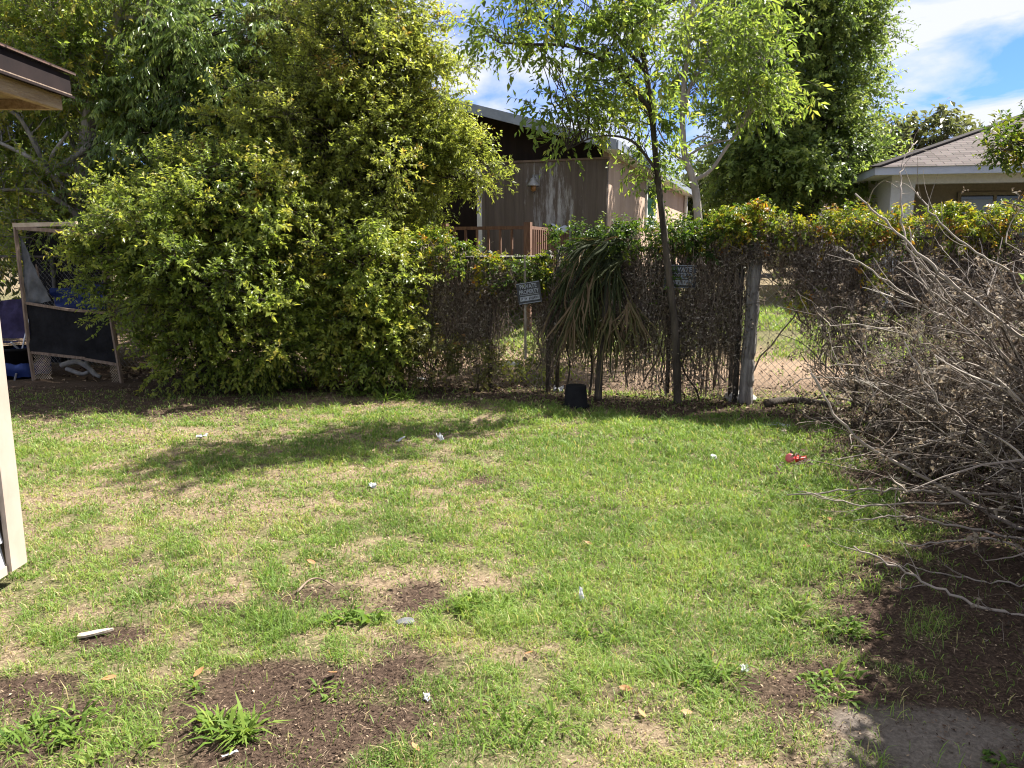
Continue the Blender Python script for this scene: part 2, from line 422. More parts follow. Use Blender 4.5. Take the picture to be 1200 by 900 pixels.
# ------------------------------------------------------------------ weeds
rng = np.random.default_rng(29)
def weed(label, px, py, h, spread, n, wid, tint=.5, group='leafy weed clumps in the lawn', name='weed_clump', lean=(.45, 1.35), mat='weed'):
    b = G(px, py); b[2] = gz(b[0], b[1])
    m = MB()
    nc = max(3, n // 14); rr = spread * .95 * np.sqrt(rng.random(nc)); aa = rng.uniform(0, 2 * PI, nc); w_ = rng.uniform(.3, 1.3, nc); ci = rng.choice(nc, n, p=w_ / w_.sum())
    r2 = spread * .22 * np.sqrt(rng.random(n)); a2 = rng.uniform(0, 2 * PI, n); hs = rng.uniform(.45, 1.2, nc)[ci]
    base = np.c_[b[0] + (rr * np.cos(aa))[ci] + r2 * np.cos(a2), b[1] + (rr * np.sin(aa))[ci] * .75 + r2 * np.sin(a2), np.zeros(n)]; aa = a2
    base[:, 2] = gz(base[:, 0], base[:, 1]) - .004
    az = aa + rng.normal(0, .9, n)
    m.blades(base, az, rng.uniform(lean[0], lean[1], n), h * hs * rng.uniform(.4, 1.15, n), wid * rng.uniform(.8, 1.7, n), np.clip(rng.normal(tint, .2, n), 0, 1), .9)
    return tag(m.build(name, M[mat], origin=b), label, 'weed', group)
weed('largest leafy weed clump at the left edge of the bare mulch', 60, 850, .12, .17, 190, .0095, .45)
weed('leafy weed clump alone in the middle of the bare mulch', 275, 850, .12, .13, 170, .010, .55)
weed('low leafy weed beside the upper mulch patch, left of centre', 418, 728, .11, .12, 90, .014, .4)
weed('rounded bright green weed mound near the lawn centre', 570, 710, .10, .13, 260, .009, .55, lean=(.3, 1.3))
weed('small weed sprig at the top edge of the mulch', 222, 808, .07, .06, 44, .009, .5)
weed('small weed tuft in front of the large mulch patch', 120, 890, .12, .12, 70, .01, .5)
weed('weed sprig low at the right end of the mulch', 385, 815, .08, .07, 40, .010, .45)
weed('wide weed mat beside the right bare sand', 990, 800, .09, .16, 120, .011, .5)
weed('weed tuft at the edge of the shade under the dead brush', 1000, 740, .08, .13, 90, .011, .45)
weed('pale weed clump left of the shaded bare sand', 930, 730, .10, .14, 90, .012, .7)
weed('tall thin grass tuft just right of the white feather', 700, 745, .16, .10, 90, .006, .4, name='grass_tuft')
weed('tall thin grass tuft in the front right of the lawn', 830, 800, .19, .15, 120, .006, .4, name='grass_tuft')
weed('tall thin grass tuft at the bottom middle of the lawn', 600, 860, .15, .16, 120, .006, .45, name='grass_tuft')
weed('dark weed sprig in the right bottom corner shade', 1165, 890, .07, .06, 36, .012, .1)
weed('small green weed under the low dead branches', 1010, 610, .09, .2, 120, .012, .35)
for (px, py, w) in ((430, 462, 'leftmost'), (470, 468, 'second'), (350, 455, 'shaded')):
    weed({'leftmost': 'pale tall grass tuft at the sunlit foot of the hedge', 'second': 'lower grass tuft beside the pale one at the hedge foot', 'shaded': 'grass tuft by the silver can, tinted dark for the bush shade'}[w], px, py, .30, .22, 110, .011, .6 if w != 'shaded' else .3, 'grass tufts at the hedge foot', 'grass_tuft')  # tuft under the bush has its shade put into a darker tint

# ------------------------------------------------------------------ trees
def crown(lobes, L, W, spray=.42, nspray=11, nleaf=11, droop=.2, cl=.32, base_t=.4, tip=.35, leafdroop=.35, inner=.25, out=.7, squash=1.0, noise_amp=.35, shoots=.05, dead=.0, seed=1):
    """leaf clumps on the shells of lobes -> leaf mesh, clump centres, spray segments"""
    m = MB(); cents = []; segs = []
    for li, (c, r, nc) in enumerate(lobes):
        c = np.asarray(c, float); r = np.asarray(r, float)
        u = runit(nc)
        rad = np.where(rng.random(nc) < inner, rng.uniform(.25, .7, nc), rng.uniform(.72, 1.0, nc))
        rad = rad * (1 - noise_amp / 2 + noise_amp * 1.2 * (vnoise(u * 2.3 + li * 7.7, seed) - .1))
        shoot = rng.random(nc) < shoots; rad = np.where(shoot, rng.uniform(1.02, 1.28, nc), rad)
        cc = c + u * r * rad[:, None]
        od = norm(u / r)
        cr = cl * rng.uniform(.55, 1.45, nc) * np.where(shoot, .6, 1)
        ct = base_t + rng.normal(0, .15, nc); ls = rng.uniform(.72, 1.32, nc)
        ct = np.where(rng.random(nc) < dead, .98, ct)
        cents.append(np.c_[cc, cr])
        S = nc * nspray
        ci = np.repeat(np.arange(nc), nspray)
        off = runit(S) * (rng.random(S) ** .5 * cr[ci])[:, None]
        st = cc[ci] + off * .75
        d = norm(od[ci] * out + norm(off) * .75 + rng.normal(0, .35, (S, 3)) + np.array([0, 0, .22]))
        ln = spray * rng.uniform(.55, 1.25, S)
        ts = ct[ci] + rng.normal(0, .08, S)
        segs.append((st, st + d * ln[:, None] - np.c_[np.zeros((S, 2)), droop * ln]))
        NL = S * nleaf
        si = np.repeat(np.arange(S), nleaf)
        t = (np.tile(np.arange(nleaf), S) + rng.uniform(0, 1, NL)) / nleaf
        t = .08 + .92 * t
        pos = st[si] + d[si] * (ln[si] * t)[:, None]
        pos[:, 2] -= droop * ln[si] * t ** 2
        side = norm(np.cross(d[si], runit(NL)))
        ld = d[si] * .55 + side * .8 + np.array([0, 0, -leafdroop])
        nr = np.array([0, 0, 1.0]) + rng.normal(0, .55, (NL, 3)) + od[ci][si] * .35
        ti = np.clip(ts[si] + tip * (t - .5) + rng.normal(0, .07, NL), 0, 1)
        sc_ = rng.uniform(.6, 1.25, NL) * ls[ci][si]
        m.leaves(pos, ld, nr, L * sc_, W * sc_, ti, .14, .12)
    return m, np.concatenate(cents), segs

def curve_pts(pts, k=8):
    """Catmull-Rom through points"""
    p = np.asarray(pts, float); p = np.vstack([2 * p[0] - p[1], p, 2 * p[-1] - p[-2]])
    out = []
    for i in range(1, len(p) - 2):
        for t in np.linspace(0, 1, k, endpoint=False):
            a, b, c, d = p[i - 1], p[i], p[i + 1], p[i + 2]
            out.append(.5 * (2 * b + (c - a) * t + (2 * a - 5 * b + 4 * c - d) * t * t + (3 * b - a - 3 * c + d) * t ** 3))
    out.append(p[-2]); return np.array(out)

def limbs(m, trunk, cents, r=.016, share=1.0, sag=.12):
    trunk = np.asarray(trunk)
    for c in cents:
        if rng.random() > share: continue
        q = c[:3]
        dd = np.linalg.norm(trunk - q, axis=1) + np.maximum(trunk[:, 2] - q[2] + .35, 0) * 3
        a = trunk[np.argmin(dd)]
        ln = np.linalg.norm(q - a)
        t = np.linspace(0, 1, 7)[:, None]
        pts = a + (q - a) * t + np.array([0, 0, 1]) * (sag * ln * np.sin(t * PI)) * np.array([[0, 0, 1.0]])
        pts[1:-1] += rng.normal(0, .05 * min(ln, 1), (5, 3))
        m.tubes(pts[None], (np.linspace(1, .25, 7) * r * (.5 + .4 * ln))[None], 4)

def tree(name, label, cat, trunk, r0, r1, lobes, leaf, bark='bark', extra=(), group=None, limb_r=.016, limb_share=1.0, twig=.0035, trunkname='trunk', **kw):
    base = np.array(trunk[0], float)
    e = thing(name, label, cat, base, group)
    tp = curve_pts(trunk)
    m = MB()
    w = rng.normal(0, 1, (len(tp), 3)).cumsum(0) * 0
    rr = np.linspace(r0, r1, len(tp)); rr[0] *= 1.35
    m.tube(tp + w, rr, 9)
    allp = [tp]
    for (pts, a, b) in extra:
        q = curve_pts(pts, 6); m.tube(q, np.linspace(a, b, len(q)), 6); allp.append(q)
    cm, cents, segs = crown(lobes, **kw)
    limbs(m, np.concatenate(allp), cents, limb_r, limb_share)
    for (a, b) in segs:
        m.tubes(np.stack([a, b], 1), np.broadcast_to(np.array([twig, twig * .4]), (len(a), 2)), 3)
    m.build(trunkname, M[bark], e, smooth=True)
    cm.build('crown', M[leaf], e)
    return e

def gnd(px, Y):
    p = P(px, 450, Y); z = float(gz(p[0], Y)); return np.array([p[0] , Y, z])

def lobe(px, py, Y, rx, rz, nc, ry=None):            # rx, rz given in photo pixels at that distance
    c = P(px, py, Y); k = Y / FPX
    return (c, (rx * k, (ry or rx) * k, rz * k), nc)

# big yellow-green tree, cone-shaped
b = gnd(430, 10.6)
tree('evergreen_tree', 'tall yellow-green evergreen tree with a dense cone-shaped crown left of the brown house', 'tree',
     [b, b + (.05, 0, 1.5), b + (-.05, .05, 3.2), b + (.03, 0, 5.0)], .12, .03,
     [lobe(432, 200, 10.5, 98, 100, 120), lobe(436, 110, 10.6, 90, 100, 105), lobe(440, 20, 10.7, 58, 70, 60), lobe(425, -35, 10.8, 34, 40, 18),
      lobe(360, 180, 10.2, 70, 95, 70), lobe(488, 140, 10.6, 42, 76, 40), lobe(506, 190, 10.4, 28, 46, 24), lobe(561, 206, 10.3, 15, 20, 5), lobe(350, 285, 10.2, 80, 60, 60), lobe(450, 330, 10.6, 80, 90, 50), lobe(330, 215, 10.0, 60, 60, 40), lobe(300, 175, 9.9, 44, 60, 26), lobe(255, 200, 9.7, 34, 46, 14), lobe(350, 250, 9.5, 40, 44, 16), lobe(400, 255, 9.7, 46, 50, 22)],
     'yellow_leaf', L=.054, W=.025, spray=.32, nspray=15, nleaf=18, cl=.21, base_t=.54, tip=.30, droop=.12, noise_amp=.55, shoots=.10, dead=.015, seed=3)
b = gnd(235, 9.5)
tree('broad_shrub', 'wide sunlit light green shrub spreading over the wooden cage', 'shrub',
     [b, b + (.05, -.05, .5), b + (.0, -.1, 1.2), b + (-.1, -.1, 2.1)], .06, .02,
     [lobe(252, 320, 9.2, 100, 100, 74), lobe(205, 268, 9.2, 76, 78, 44), lobe(148, 312, 9.1, 46, 40, 22), lobe(300, 365, 8.9, 70, 68, 36), lobe(285, 245, 9.4, 80, 66, 36), lobe(230, 405, 8.9, 46, 34, 13), lobe(320, 410, 8.8, 40, 32, 18), lobe(215, 235, 9.5, 50, 40, 22), lobe(305, 215, 9.6, 40, 46, 24), lobe(180, 248, 9.4, 36, 34, 16)],
     'bush_leaf', L=.054, W=.028, spray=.31, nspray=16, nleaf=17, cl=.20, base_t=.44, tip=.5, droop=.18, noise_amp=.85, shoots=.16, dead=.03, inner=.25, seed=5, trunkname='stem')
b = gnd(425, 9.3)
tree('round_shrub', 'rounded bright green shrub under the yellow-green tree beside the fence', 'shrub',
     [b, b + (0, -.05, .4), b + (.05, -.1, .9), b + (.05, -.1, 1.4)], .045, .015,
     [lobe(425, 345, 9.1, 62, 60, 46), lobe(455, 330, 9.1, 40, 46, 26), lobe(385, 380, 9.0, 40, 48, 26), lobe(440, 395, 9.0, 50, 40, 28)],
     'bush_leaf', L=.054, W=.028, spray=.28, nspray=14, nleaf=16, cl=.2, base_t=.5, tip=.4, droop=.2, noise_amp=.7, shoots=.14, dead=.02, seed=7, trunkname='stem')
b = gnd(205, 12.2)
tree('drooping_tree', 'tall deep green tree with hanging glossy leaves behind the wide shrub', 'tree',
     [b, b + (0, 0, 2), b + (.1, 0, 3.6), b + (.15, 0, 5.2)], .16, .05,
     [lobe(205, 150, 11.8, 105, 110, 85), lobe(250, 50, 11.6, 85, 85, 50), lobe(150, 40, 12.0, 85, 85, 34), lobe(275, 110, 11.4, 60, 90, 50), lobe(205, 260, 11.8, 100, 70, 45)],
     'dark_leaf', L=.105, W=.030, spray=.45, nspray=10, nleaf=15, cl=.34, base_t=.42, tip=.4, droop=.45, leafdroop=1.1, seed=9)
b = gnd(345, 12.0)
tree('olive_tree', 'dark olive tree squeezed between the drooping tree and the yellow-green tree', 'tree',
     [b, b + (0, 0, 2), b + (.1, 0, 3.6), b + (.15, 0, 5.1)], .12, .04,
     [lobe(345, 60, 12.2, 60, 85, 60), lobe(335, 0, 12.2, 46, 50, 26), lobe(365, 150, 11.8, 60, 90, 45)],
     'olive_leaf', L=.062, W=.028, spray=.36, nspray=12, nleaf=15, cl=.28, base_t=.45, tip=.4, seed=11)
b = gnd(98, 11.4)
tree('leaning_tree', 'pale mossy tree with bare crossing limbs behind the left roof corner', 'tree',
     [b, P(95, 240, 11.3), P(104, 150, 11.2), P(112, 95, 11.2), P(140, 20, 11.2), P(160, -60, 11.3)], .13, .07,
     [lobe(60, 60, 11.2, 75, 70, 62), lobe(10, 20, 11.2, 70, 70, 46), lobe(110, -20, 11.2, 80, 55, 44), lobe(95, 85, 11.0, 40, 45, 24), lobe(20, 215, 11.0, 70, 42, 34), lobe(60, 265, 10.9, 70, 40, 28), lobe(0, 140, 11.6, 60, 50, 28), lobe(15, 175, 12.0, 80, 60, 40), lobe(-10, 260, 11.8, 60, 50, 24), lobe(-60, 120, 11.3, 60, 100, 30)],
     'bright_leaf', 'moss_bark', extra=[([P(112, 165, 11.1), P(70, 195, 11.0), P(52, 190, 10.9), P(20, 135, 10.8), P(-20, 128, 10.8)], .05, .02),
                                        ([P(95, 215, 11.1), P(60, 190, 10.8), P(80, 155, 10.6)], .035, .02), ([P(90, 235, 11.1), P(50, 195, 10.8), P(10, 172, 10.7), P(-40, 150, 10.7)], .04, .02),
                                        ([P(100, 260, 11.1), P(60, 230, 10.9), P(20, 222, 10.8), P(-30, 228, 10.8)], .045, .02), ([P(140, 20, 11.2), P(172, 20, 11.1), P(176, -40, 11.1)], .06, .03),
                                        ([P(104, 150, 11.2), P(80, 60, 11.2), P(60, -20, 11.3)], .05, .025)],
     L=.068, W=.034, spray=.36, nspray=11, nleaf=13, cl=.28, base_t=.68, tip=.4, seed=13)
# dark background trees that close the view behind the left group
for (px, Y, ww, lab) in ((60, 15.5, 150, 'leftmost tall dark tree far behind the mossy tree'), (240, 16.5, 160, 'tall dark tree far behind the drooping tree'), (400, 15.0, 110, 'narrow dark tree hidden behind the yellow-green tree'), (-120, 13.5, 150, 'tall dark tree beyond the left edge of the mossy tree')):
    b = gnd(px, Y)
    if px == 400:
        lb = [lobe(px, 150, Y, 90, 90, 60), lobe(px, 270, Y, 100, 70, 50)]
    else:
        lb = [lobe(px, 50, Y, ww * .7, 85, 70), lobe(px, 170, Y, ww * .75, 100, 80), lobe(px, 290, Y, ww * .7, 60, 40)]
    tree('shade_tree', lab, 'tree', [b, b + (0, 0, 2), b + (.1, 0, 4), b + (.1, 0, 4.6 if px == 400 else 6)], .16, .05, lb,
         'oak_leaf', L=.16, W=.08, spray=.5, nspray=9, nleaf=9, cl=.45, base_t=.55, group='dark trees behind the shrubs', seed=17)

# small tree wrapped in vines in front of the gate
b = G(795, 468)
b[1] = 8.12; b = P(795, 462, 8.12); b[2] = gz(b[0], b[1]) - .05
Yt = 7.7
trunk = [b, P(792, 400, 8.1), P(786, 340, 8.08), P(778, 270, 8.05), P(770, 200, 7.98), P(763, 130, 7.9), P(752, 60, 7.8), P(728, 0, 7.7), P(715, -60, 7.6)]
br = [([P(763, 130, 7.9), P(720, 80, Yt), P(670, 55, Yt - .2), P(620, 52, Yt - .4), P(585, 50, Yt - .5)], .026, .007),
      ([P(757, 85, 7.83), P(715, 30, Yt), P(722, 10, Yt), P(735, -10, Yt)], .02, .009),
      ([P(728, 0, 7.7), P(690, -15, Yt - .3), P(650, -40, Yt - .6)], .018, .008),
      ([P(745, 30, 7.75), P(790, 0, Yt + .2), P(840, -30, Yt + .3)], .02, .008),
      ([P(770, 200, 7.98), P(740, 165, 7.8), P(700, 160, 7.6), P(665, 175, 7.5)], .016, .006),
      ([P(660, 56, Yt - .2), P(640, 25, Yt - .5), P(605, 12, Yt - .8)], .013, .006)]
tree('slender_tree', 'slender tree wrapped in vines rising in front of the gate', 'tree', trunk, .044, .017,
     [lobe(585, 36, Yt - .5, 42, 12, 9), lobe(640, 50, Yt - .4, 45, 16, 11, 60), lobe(690, 30, Yt - .2, 50, 38, 16, 80), lobe(740, 42, Yt, 50, 42, 18, 80), lobe(640, -5, Yt - .5, 55, 16, 10, 80), lobe(700, -35, Yt - .2, 80, 35, 18, 110),
      lobe(790, -30, Yt + .2, 70, 45, 16, 90), lobe(735, 92, Yt + .2, 44, 26, 13, 70), lobe(700, 115, Yt - .1, 46, 24, 13, 70), lobe(685, 152, Yt - .2, 32, 10, 7, 50), lobe(766, 128, 7.9, 20, 22, 5), lobe(640, 120, Yt - .5, 12, 12, 2), lobe(722, 140, 7.7, 28, 8, 5, 50), lobe(768, 180, 8.0, 22, 24, 8, 30), lobe(772, 215, 8.0, 6, 22, 3)],
     'bright_leaf', extra=br, limb_r=.008, twig=.002, L=.072, W=.029, spray=.28, nspray=7, nleaf=9, cl=.16, base_t=.5, tip=.35, droop=.22, leafdroop=.4, inner=.4, noise_amp=.7, out=.5, seed=21)

# pale-trunked tree behind the fence
Y2 = 11.2
b = gnd(822, Y2)
tree('pale_tree', 'young pale-trunked tree with a side branch standing behind the fence', 'tree',
     [b, P(818, 255, Y2), P(812, 210, Y2), P(802, 180, Y2), P(800, 120, Y2), P(806, 60, Y2), P(812, 0, Y2), P(815, -60, Y2)], .066, .016,
     [lobe(838, 75, Y2, 52, 45, 20), lobe(870, 95, Y2, 50, 42, 20), lobe(800, 60, Y2 + .2, 45, 40, 14), lobe(830, -5, Y2, 60, 40, 20), lobe(880, 120, Y2, 30, 10, 4), lobe(900, 60, Y2, 40, 60, 16)],
     'bright_leaf', 'pale_bark', extra=[([P(812, 212, Y2), P(832, 200, Y2), P(850, 175, Y2), P(880, 130, Y2), P(895, 80, Y2)], .034, .014), ([P(803, 185, Y2), P(828, 170, Y2), P(860, 163, Y2)], .022, .01),
                                        ([P(803, 175, Y2), P(820, 160, Y2), P(845, 165, Y2)], .018, .008), ([P(801, 130, Y2), P(806, 110, Y2), P(812, 95, Y2), P(830, 70, Y2)], .03, .012), ([P(803, 190, Y2), P(785, 175, Y2 + .1), P(770, 150, Y2 + .2)], .025, .01)],
     limb_r=.011, twig=.003, L=.10, W=.040, spray=.38, nspray=7, nleaf=9, cl=.26, base_t=.48, tip=.3, droop=.25, leafdroop=.45, inner=.35, noise_amp=.7, seed=23)

for (px, py, Yo, rx, rz_, nc, lf, bt, lab) in ((505, 415, -.35, 42, 30, 22, 'olive_leaf', .55, 'grey-brown weed thicket at the hedge foot beside the round shrub'), (560, 425, -.3, 34, 22, 16, 'olive_leaf', .45, 'low weed thicket before the thin left fence post'),
                                              (610, 425, .5, 34, 18, 14, 'bush_leaf', .5, 'sunlit weed patch just behind the fence, under the tilted sign'), (650, 430, .6, 22, 16, 9, 'bush_leaf', .4, 'small weed patch behind the fence left of the palm'), (470, 400, -.3, 34, 40, 22, 'olive_leaf', .4, 'taller dull weed thicket squeezed against the round shrub')):
    q = P(px, py, FENCE((px - 600) / 100.) + Yo); q[2] = gz(q[0], q[1])
    tree('weed_thicket', lab, 'weeds', [q, q + (0, 0, .12), q + (.02, 0, .25)], .012, .006, [lobe(px, py, q[1], rx, rz_, nc)], lf, limb_r=.006, limb_share=.5, twig=.002, trunkname='stem', group='weed thickets along the fence',
         L=.045, W=.02, spray=.2, nspray=9, nleaf=9, cl=.12, base_t=bt, tip=.3, inner=.4, seed=px)
b = np.array([3.6, 2.9, gz(3.6, 2.9)])  # unseen bush, added and shaped to throw shade over the sand
tree('added_shade_bush', 'unseen evergreen bush added beyond the right edge to shade the bare sand', 'shrub', [b, b + (0, 0, .6), b + (0, 0, 1.3), b + (-.05, 0, 2.1)], .05, .02,
     [((3.55, 3.15, 1.55), (.62, .5, .6), 50), ((3.35, 2.6, 1.65), (.62, .45, .6), 50), ((3.3, 2.1, 1.4), (.6, .4, .6), 30), ((2.8, 2.35, 1.6), (.45, .4, .4), 40), ((3.15, 3.0, 1.75), (.42, .4, .4), 40), ((3.3, 3.4, 1.5), (.42, .4, .4), 30), ((2.98, 2.85, 1.8), (.38, .35, .38), 36), ((3.2, 3.35, 1.6), (.38, .32, .36), 32), ((3.65, 4.0, 1.6), (.42, .4, .4), 36), ((3.35, 3.7, 1.65), (.4, .35, .4), 32)], 'dark_leaf', L=.09, W=.045, spray=.26, nspray=10, nleaf=11, cl=.2, inner=.45, shoots=0, noise_amp=.2, seed=41)
# big dense tree right of centre
Y3 = 17.5
b = gnd(935, Y3)
tree('oak_tree', 'big dense dark green tree between the brown house and the grey house', 'tree',
     [b, b + (0, 0, 1.5), b + (.1, 0, 3.5), b + (.0, 0, 6.3)], .24, .08,
     [lobe(925, 110, Y3, 70, 90, 90), lobe(935, 195, Y3, 78, 52, 70), lobe(940, 30, Y3, 85, 60, 75), lobe(968, 150, Y3 + .5, 50, 60, 44), lobe(985, 105, Y3 + 1, 30, 40, 16), lobe(880, 165, Y3 - .5, 42, 60, 40), lobe(900, 235, Y3, 56, 26, 24), lobe(978, 20, Y3, 42, 36, 24), lobe(895, -30, Y3, 90, 50, 50), lobe(995, 180, Y3, 22, 36, 12)],
     'oak_leaf', L=.10, W=.05, spray=.6, nspray=13, nleaf=17, cl=.46, base_t=.47, tip=.4, noise_amp=.6, shoots=.08, seed=25)
# leafy tree on the right edge
Y4 = 10.0
b = np.array([8.6, 10.6, gz(8.6, 10.6)])
tree('leafy_tree', 'small leafy tree with yellowing tips reaching in at the right edge', 'tree',
     [b, b + (-.2, -.2, 1.4), b + (-.5, -.3, 2.6), P(1260, 130, Y4)], .07, .03,
     [lobe(1192, 165, Y4, 26, 16, 12), lobe(1240, 155, Y4, 44, 34, 24), lobe(1295, 140, Y4, 66, 56, 36), lobe(1168, 172, Y4, 10, 6, 2)],
     'vine_leaf', L=.07, W=.038, spray=.22, nspray=8, nleaf=10, cl=.2, base_t=.48, tip=.3, seed=27)
# airy far tree behind the grey house, and the far wood
Y5 = 34
b = gnd(1065, Y5)
tree('distant_tree', 'airy distant tree showing over the grey house roof', 'tree', [b, b + (0, 0, 2.5), P(1062, 190, Y5), P(1075, 150, Y5)], .3, .08,
     [lobe(1048, 172, Y5, 32, 22, 20), lobe(1078, 155, Y5, 20, 15, 9), lobe(1105, 158, Y5, 20, 9, 7), lobe(1030, 195, Y5, 26, 18, 14), lobe(1130, 170, Y5, 30, 12, 8)],
     'far_leaf', extra=[([P(1062, 190, Y5), P(1055, 170, Y5), P(1048, 160, Y5)], .12, .05), ([P(1064, 188, Y5), P(1095, 165, Y5), P(1110, 158, Y5)], .12, .05)],
     L=.30, W=.15, spray=.9, nspray=8, nleaf=9, cl=.7, base_t=.55, limb_r=.02, inner=.4, noise_amp=.6, seed=29)
for k, (px, Y, h, lab) in enumerate(((850, 27, 232, 'dark far tree showing left of the big dense tree'), (905, 30, 225, 'dark far tree hidden behind the big dense tree'), (985, 31, 238, 'dark far tree between the big dense tree and grey house'), (790, 33, 222, 'dark far tree behind the brown house eave'), (1180, 42, 190, 'far tree behind the right end of the grey house'))):
    b = gnd(px, Y)
    tree('far_tree', lab, 'tree', [b, b + (0, 0, 1.2), b + (.1, 0, 2.4), P(px, h, Y)], .2, .08,
         [lobe(px, h - 2, Y, 42, 30, 26), lobe(px - 22, h + 22, Y, 36, 26, 18), lobe(px + 22, h + 22, Y, 36, 26, 18), lobe(px, h + 45, Y, 50, 22, 18)],
         'far_leaf' if k != 3 else 'oak_leaf', L=.28, W=.15, spray=.8, nspray=8, nleaf=9, cl=.6, base_t=.3, limb_r=.02, limb_share=.4, group='dark far trees beyond the yards', seed=31 + k)

# ================================================================== buildings
def lbuild(m, name, mat, parent, smooth=False):       # mesh written in its thing's own (rotated) axes
    o = m.build(name, M[mat] if isinstance(mat, str) else mat, None, None, smooth); o.parent = parent
    return o

def plank_mat(name, c1, c2, axis, pitch, groove=.006, wear=None, rough=.75):
    """vertical board siding: grooves every `pitch` metres along a local axis"""
    m, nt, N, L = new_mat(name)
    tc = N.new('ShaderNodeTexCoord'); sp = N.new('ShaderNodeSeparateXYZ'); L.new(tc.outputs['Object'], sp.inputs[0])
    dv = N.new('ShaderNodeMath'); dv.operation = 'DIVIDE'; dv.inputs[1].default_value = pitch; L.new(sp.outputs[axis], dv.inputs[0])
    fr = N.new('ShaderNodeMath'); fr.operation = 'FRACT'; L.new(dv.outputs[0], fr.inputs[0])
    fl = N.new('ShaderNodeMath'); fl.operation = 'FLOOR'; L.new(dv.outputs[0], fl.inputs[0])
    lt = N.new('ShaderNodeMath'); lt.operation = 'GREATER_THAN'; lt.inputs[1].default_value = groove / pitch; L.new(fr.outputs[0], lt.inputs[0])
    wn = N.new('ShaderNodeTexWhiteNoise'); wn.noise_dimensions = '1D'; L.new(fl.outputs[0], wn.inputs['W'])
    mp = N.new('ShaderNodeMapping'); mp.inputs['Scale'].default_value = (14, 14, .9); L.new(tc.outputs['Object'], mp.inputs['Vector'])
    ns = N.new('ShaderNodeTexNoise'); ns.inputs['Scale'].default_value = 1; ns.inputs['Detail'].default_value = 7; ns.inputs['Roughness'].default_value = .7
    L.new(mp.outputs[0], ns.inputs['Vector'])
    ad = N.new('ShaderNodeMath'); ad.operation = 'MULTIPLY_ADD'; ad.inputs[1].default_value = .3; L.new(wn.outputs['Value'], ad.inputs[0]); L.new(ns.outputs['Fac'], ad.inputs[2])
    r = ramp(N, [(.38, c1), (.85, c2)]); L.new(ad.outputs[0], r.inputs['Fac'])
    col = r.outputs['Color']
    if wear:                                          # worn pale patch: (x, z, rx, rz, colour)
        x, z, rx, rz, wc = wear
        def m1(op, a, b):
            k = N.new('ShaderNodeMath'); k.operation = op
            for i, q in enumerate((a, b)):
                if isinstance(q, (int, float)): k.inputs[i].default_value = q
                else: L.new(q, k.inputs[i])
            return k.outputs[0]
        dx = m1('POWER', m1('ABSOLUTE', m1('DIVIDE', m1('SUBTRACT', sp.outputs[0], x), rx), 0), 2)
        dz = m1('POWER', m1('ABSOLUTE', m1('DIVIDE', m1('SUBTRACT', sp.outputs[2], z), rz), 0), 2)
        mk = m1('SUBTRACT', 1, m1('ADD', dx, dz))
        mp2 = N.new('ShaderNodeMapping'); mp2.inputs['Scale'].default_value = (5, 5, .8); L.new(tc.outputs['Object'], mp2.inputs['Vector'])
        n2 = N.new('ShaderNodeTexNoise'); n2.inputs['Scale'].default_value = 1.6; n2.inputs['Detail'].default_value = 9; n2.inputs['Roughness'].default_value = .75
        L.new(mp2.outputs[0], n2.inputs['Vector'])
        f = m1('MULTIPLY_ADD', mk, .22); 
        k = N.new('ShaderNodeMath'); k.operation = 'MULTIPLY_ADD'; L.new(mk, k.inputs[0]); k.inputs[1].default_value = .16; L.new(n2.outputs['Fac'], k.inputs[2])
        rr = ramp(N, [(.60, (0, 0, 0)), (.74, (1, 1, 1))]); L.new(k.outputs[0], rr.inputs['Fac'])
        g2 = m1('MULTIPLY', rr.outputs['Color'], m1('GREATER_THAN', mk, -.25))
        mx = N.new('ShaderNodeMix'); mx.data_type = 'RGBA'; L.new(g2, mx.inputs[0]); L.new(col, mx.inputs[6]); mx.inputs[7].default_value = (*wc, 1); col = mx.outputs[2]
    b = N.new('ShaderNodeBsdfPrincipled'); b.inputs['Roughness'].default_value = rough; b.inputs['Specular IOR Level'].default_value = .25
    L.new(col, b.inputs['Base Color'])
    hs = N.new('ShaderNodeMath'); hs.operation = 'MULTIPLY_ADD'; hs.inputs[1].default_value = .12; L.new(ns.outputs['Fac'], hs.inputs[0]); L.new(lt.outputs[0], hs.inputs[2])
    bp = N.new('ShaderNodeBump'); bp.inputs['Strength'].default_value = .9; bp.inputs['Distance'].default_value = .012
    L.new(hs.outputs[0], bp.inputs['Height']); L.new(bp.outputs[0], b.inputs['Normal'])
    o = N.new('ShaderNodeOutputMaterial'); L.new(b.outputs[0], o.inputs['Surface'])
    return m

def glass_mat(name, c, rough=.05):
    m, nt, N, L = new_mat(name)
    b = N.new('ShaderNodeBsdfPrincipled'); b.inputs['Base Color'].default_value = (*c, 1); b.inputs['Roughness'].default_value = rough
    b.inputs['Specular IOR Level'].default_value = .8
    o = N.new('ShaderNodeOutputMaterial'); L.new(b.outputs[0], o.inputs['Surface'])
    return m

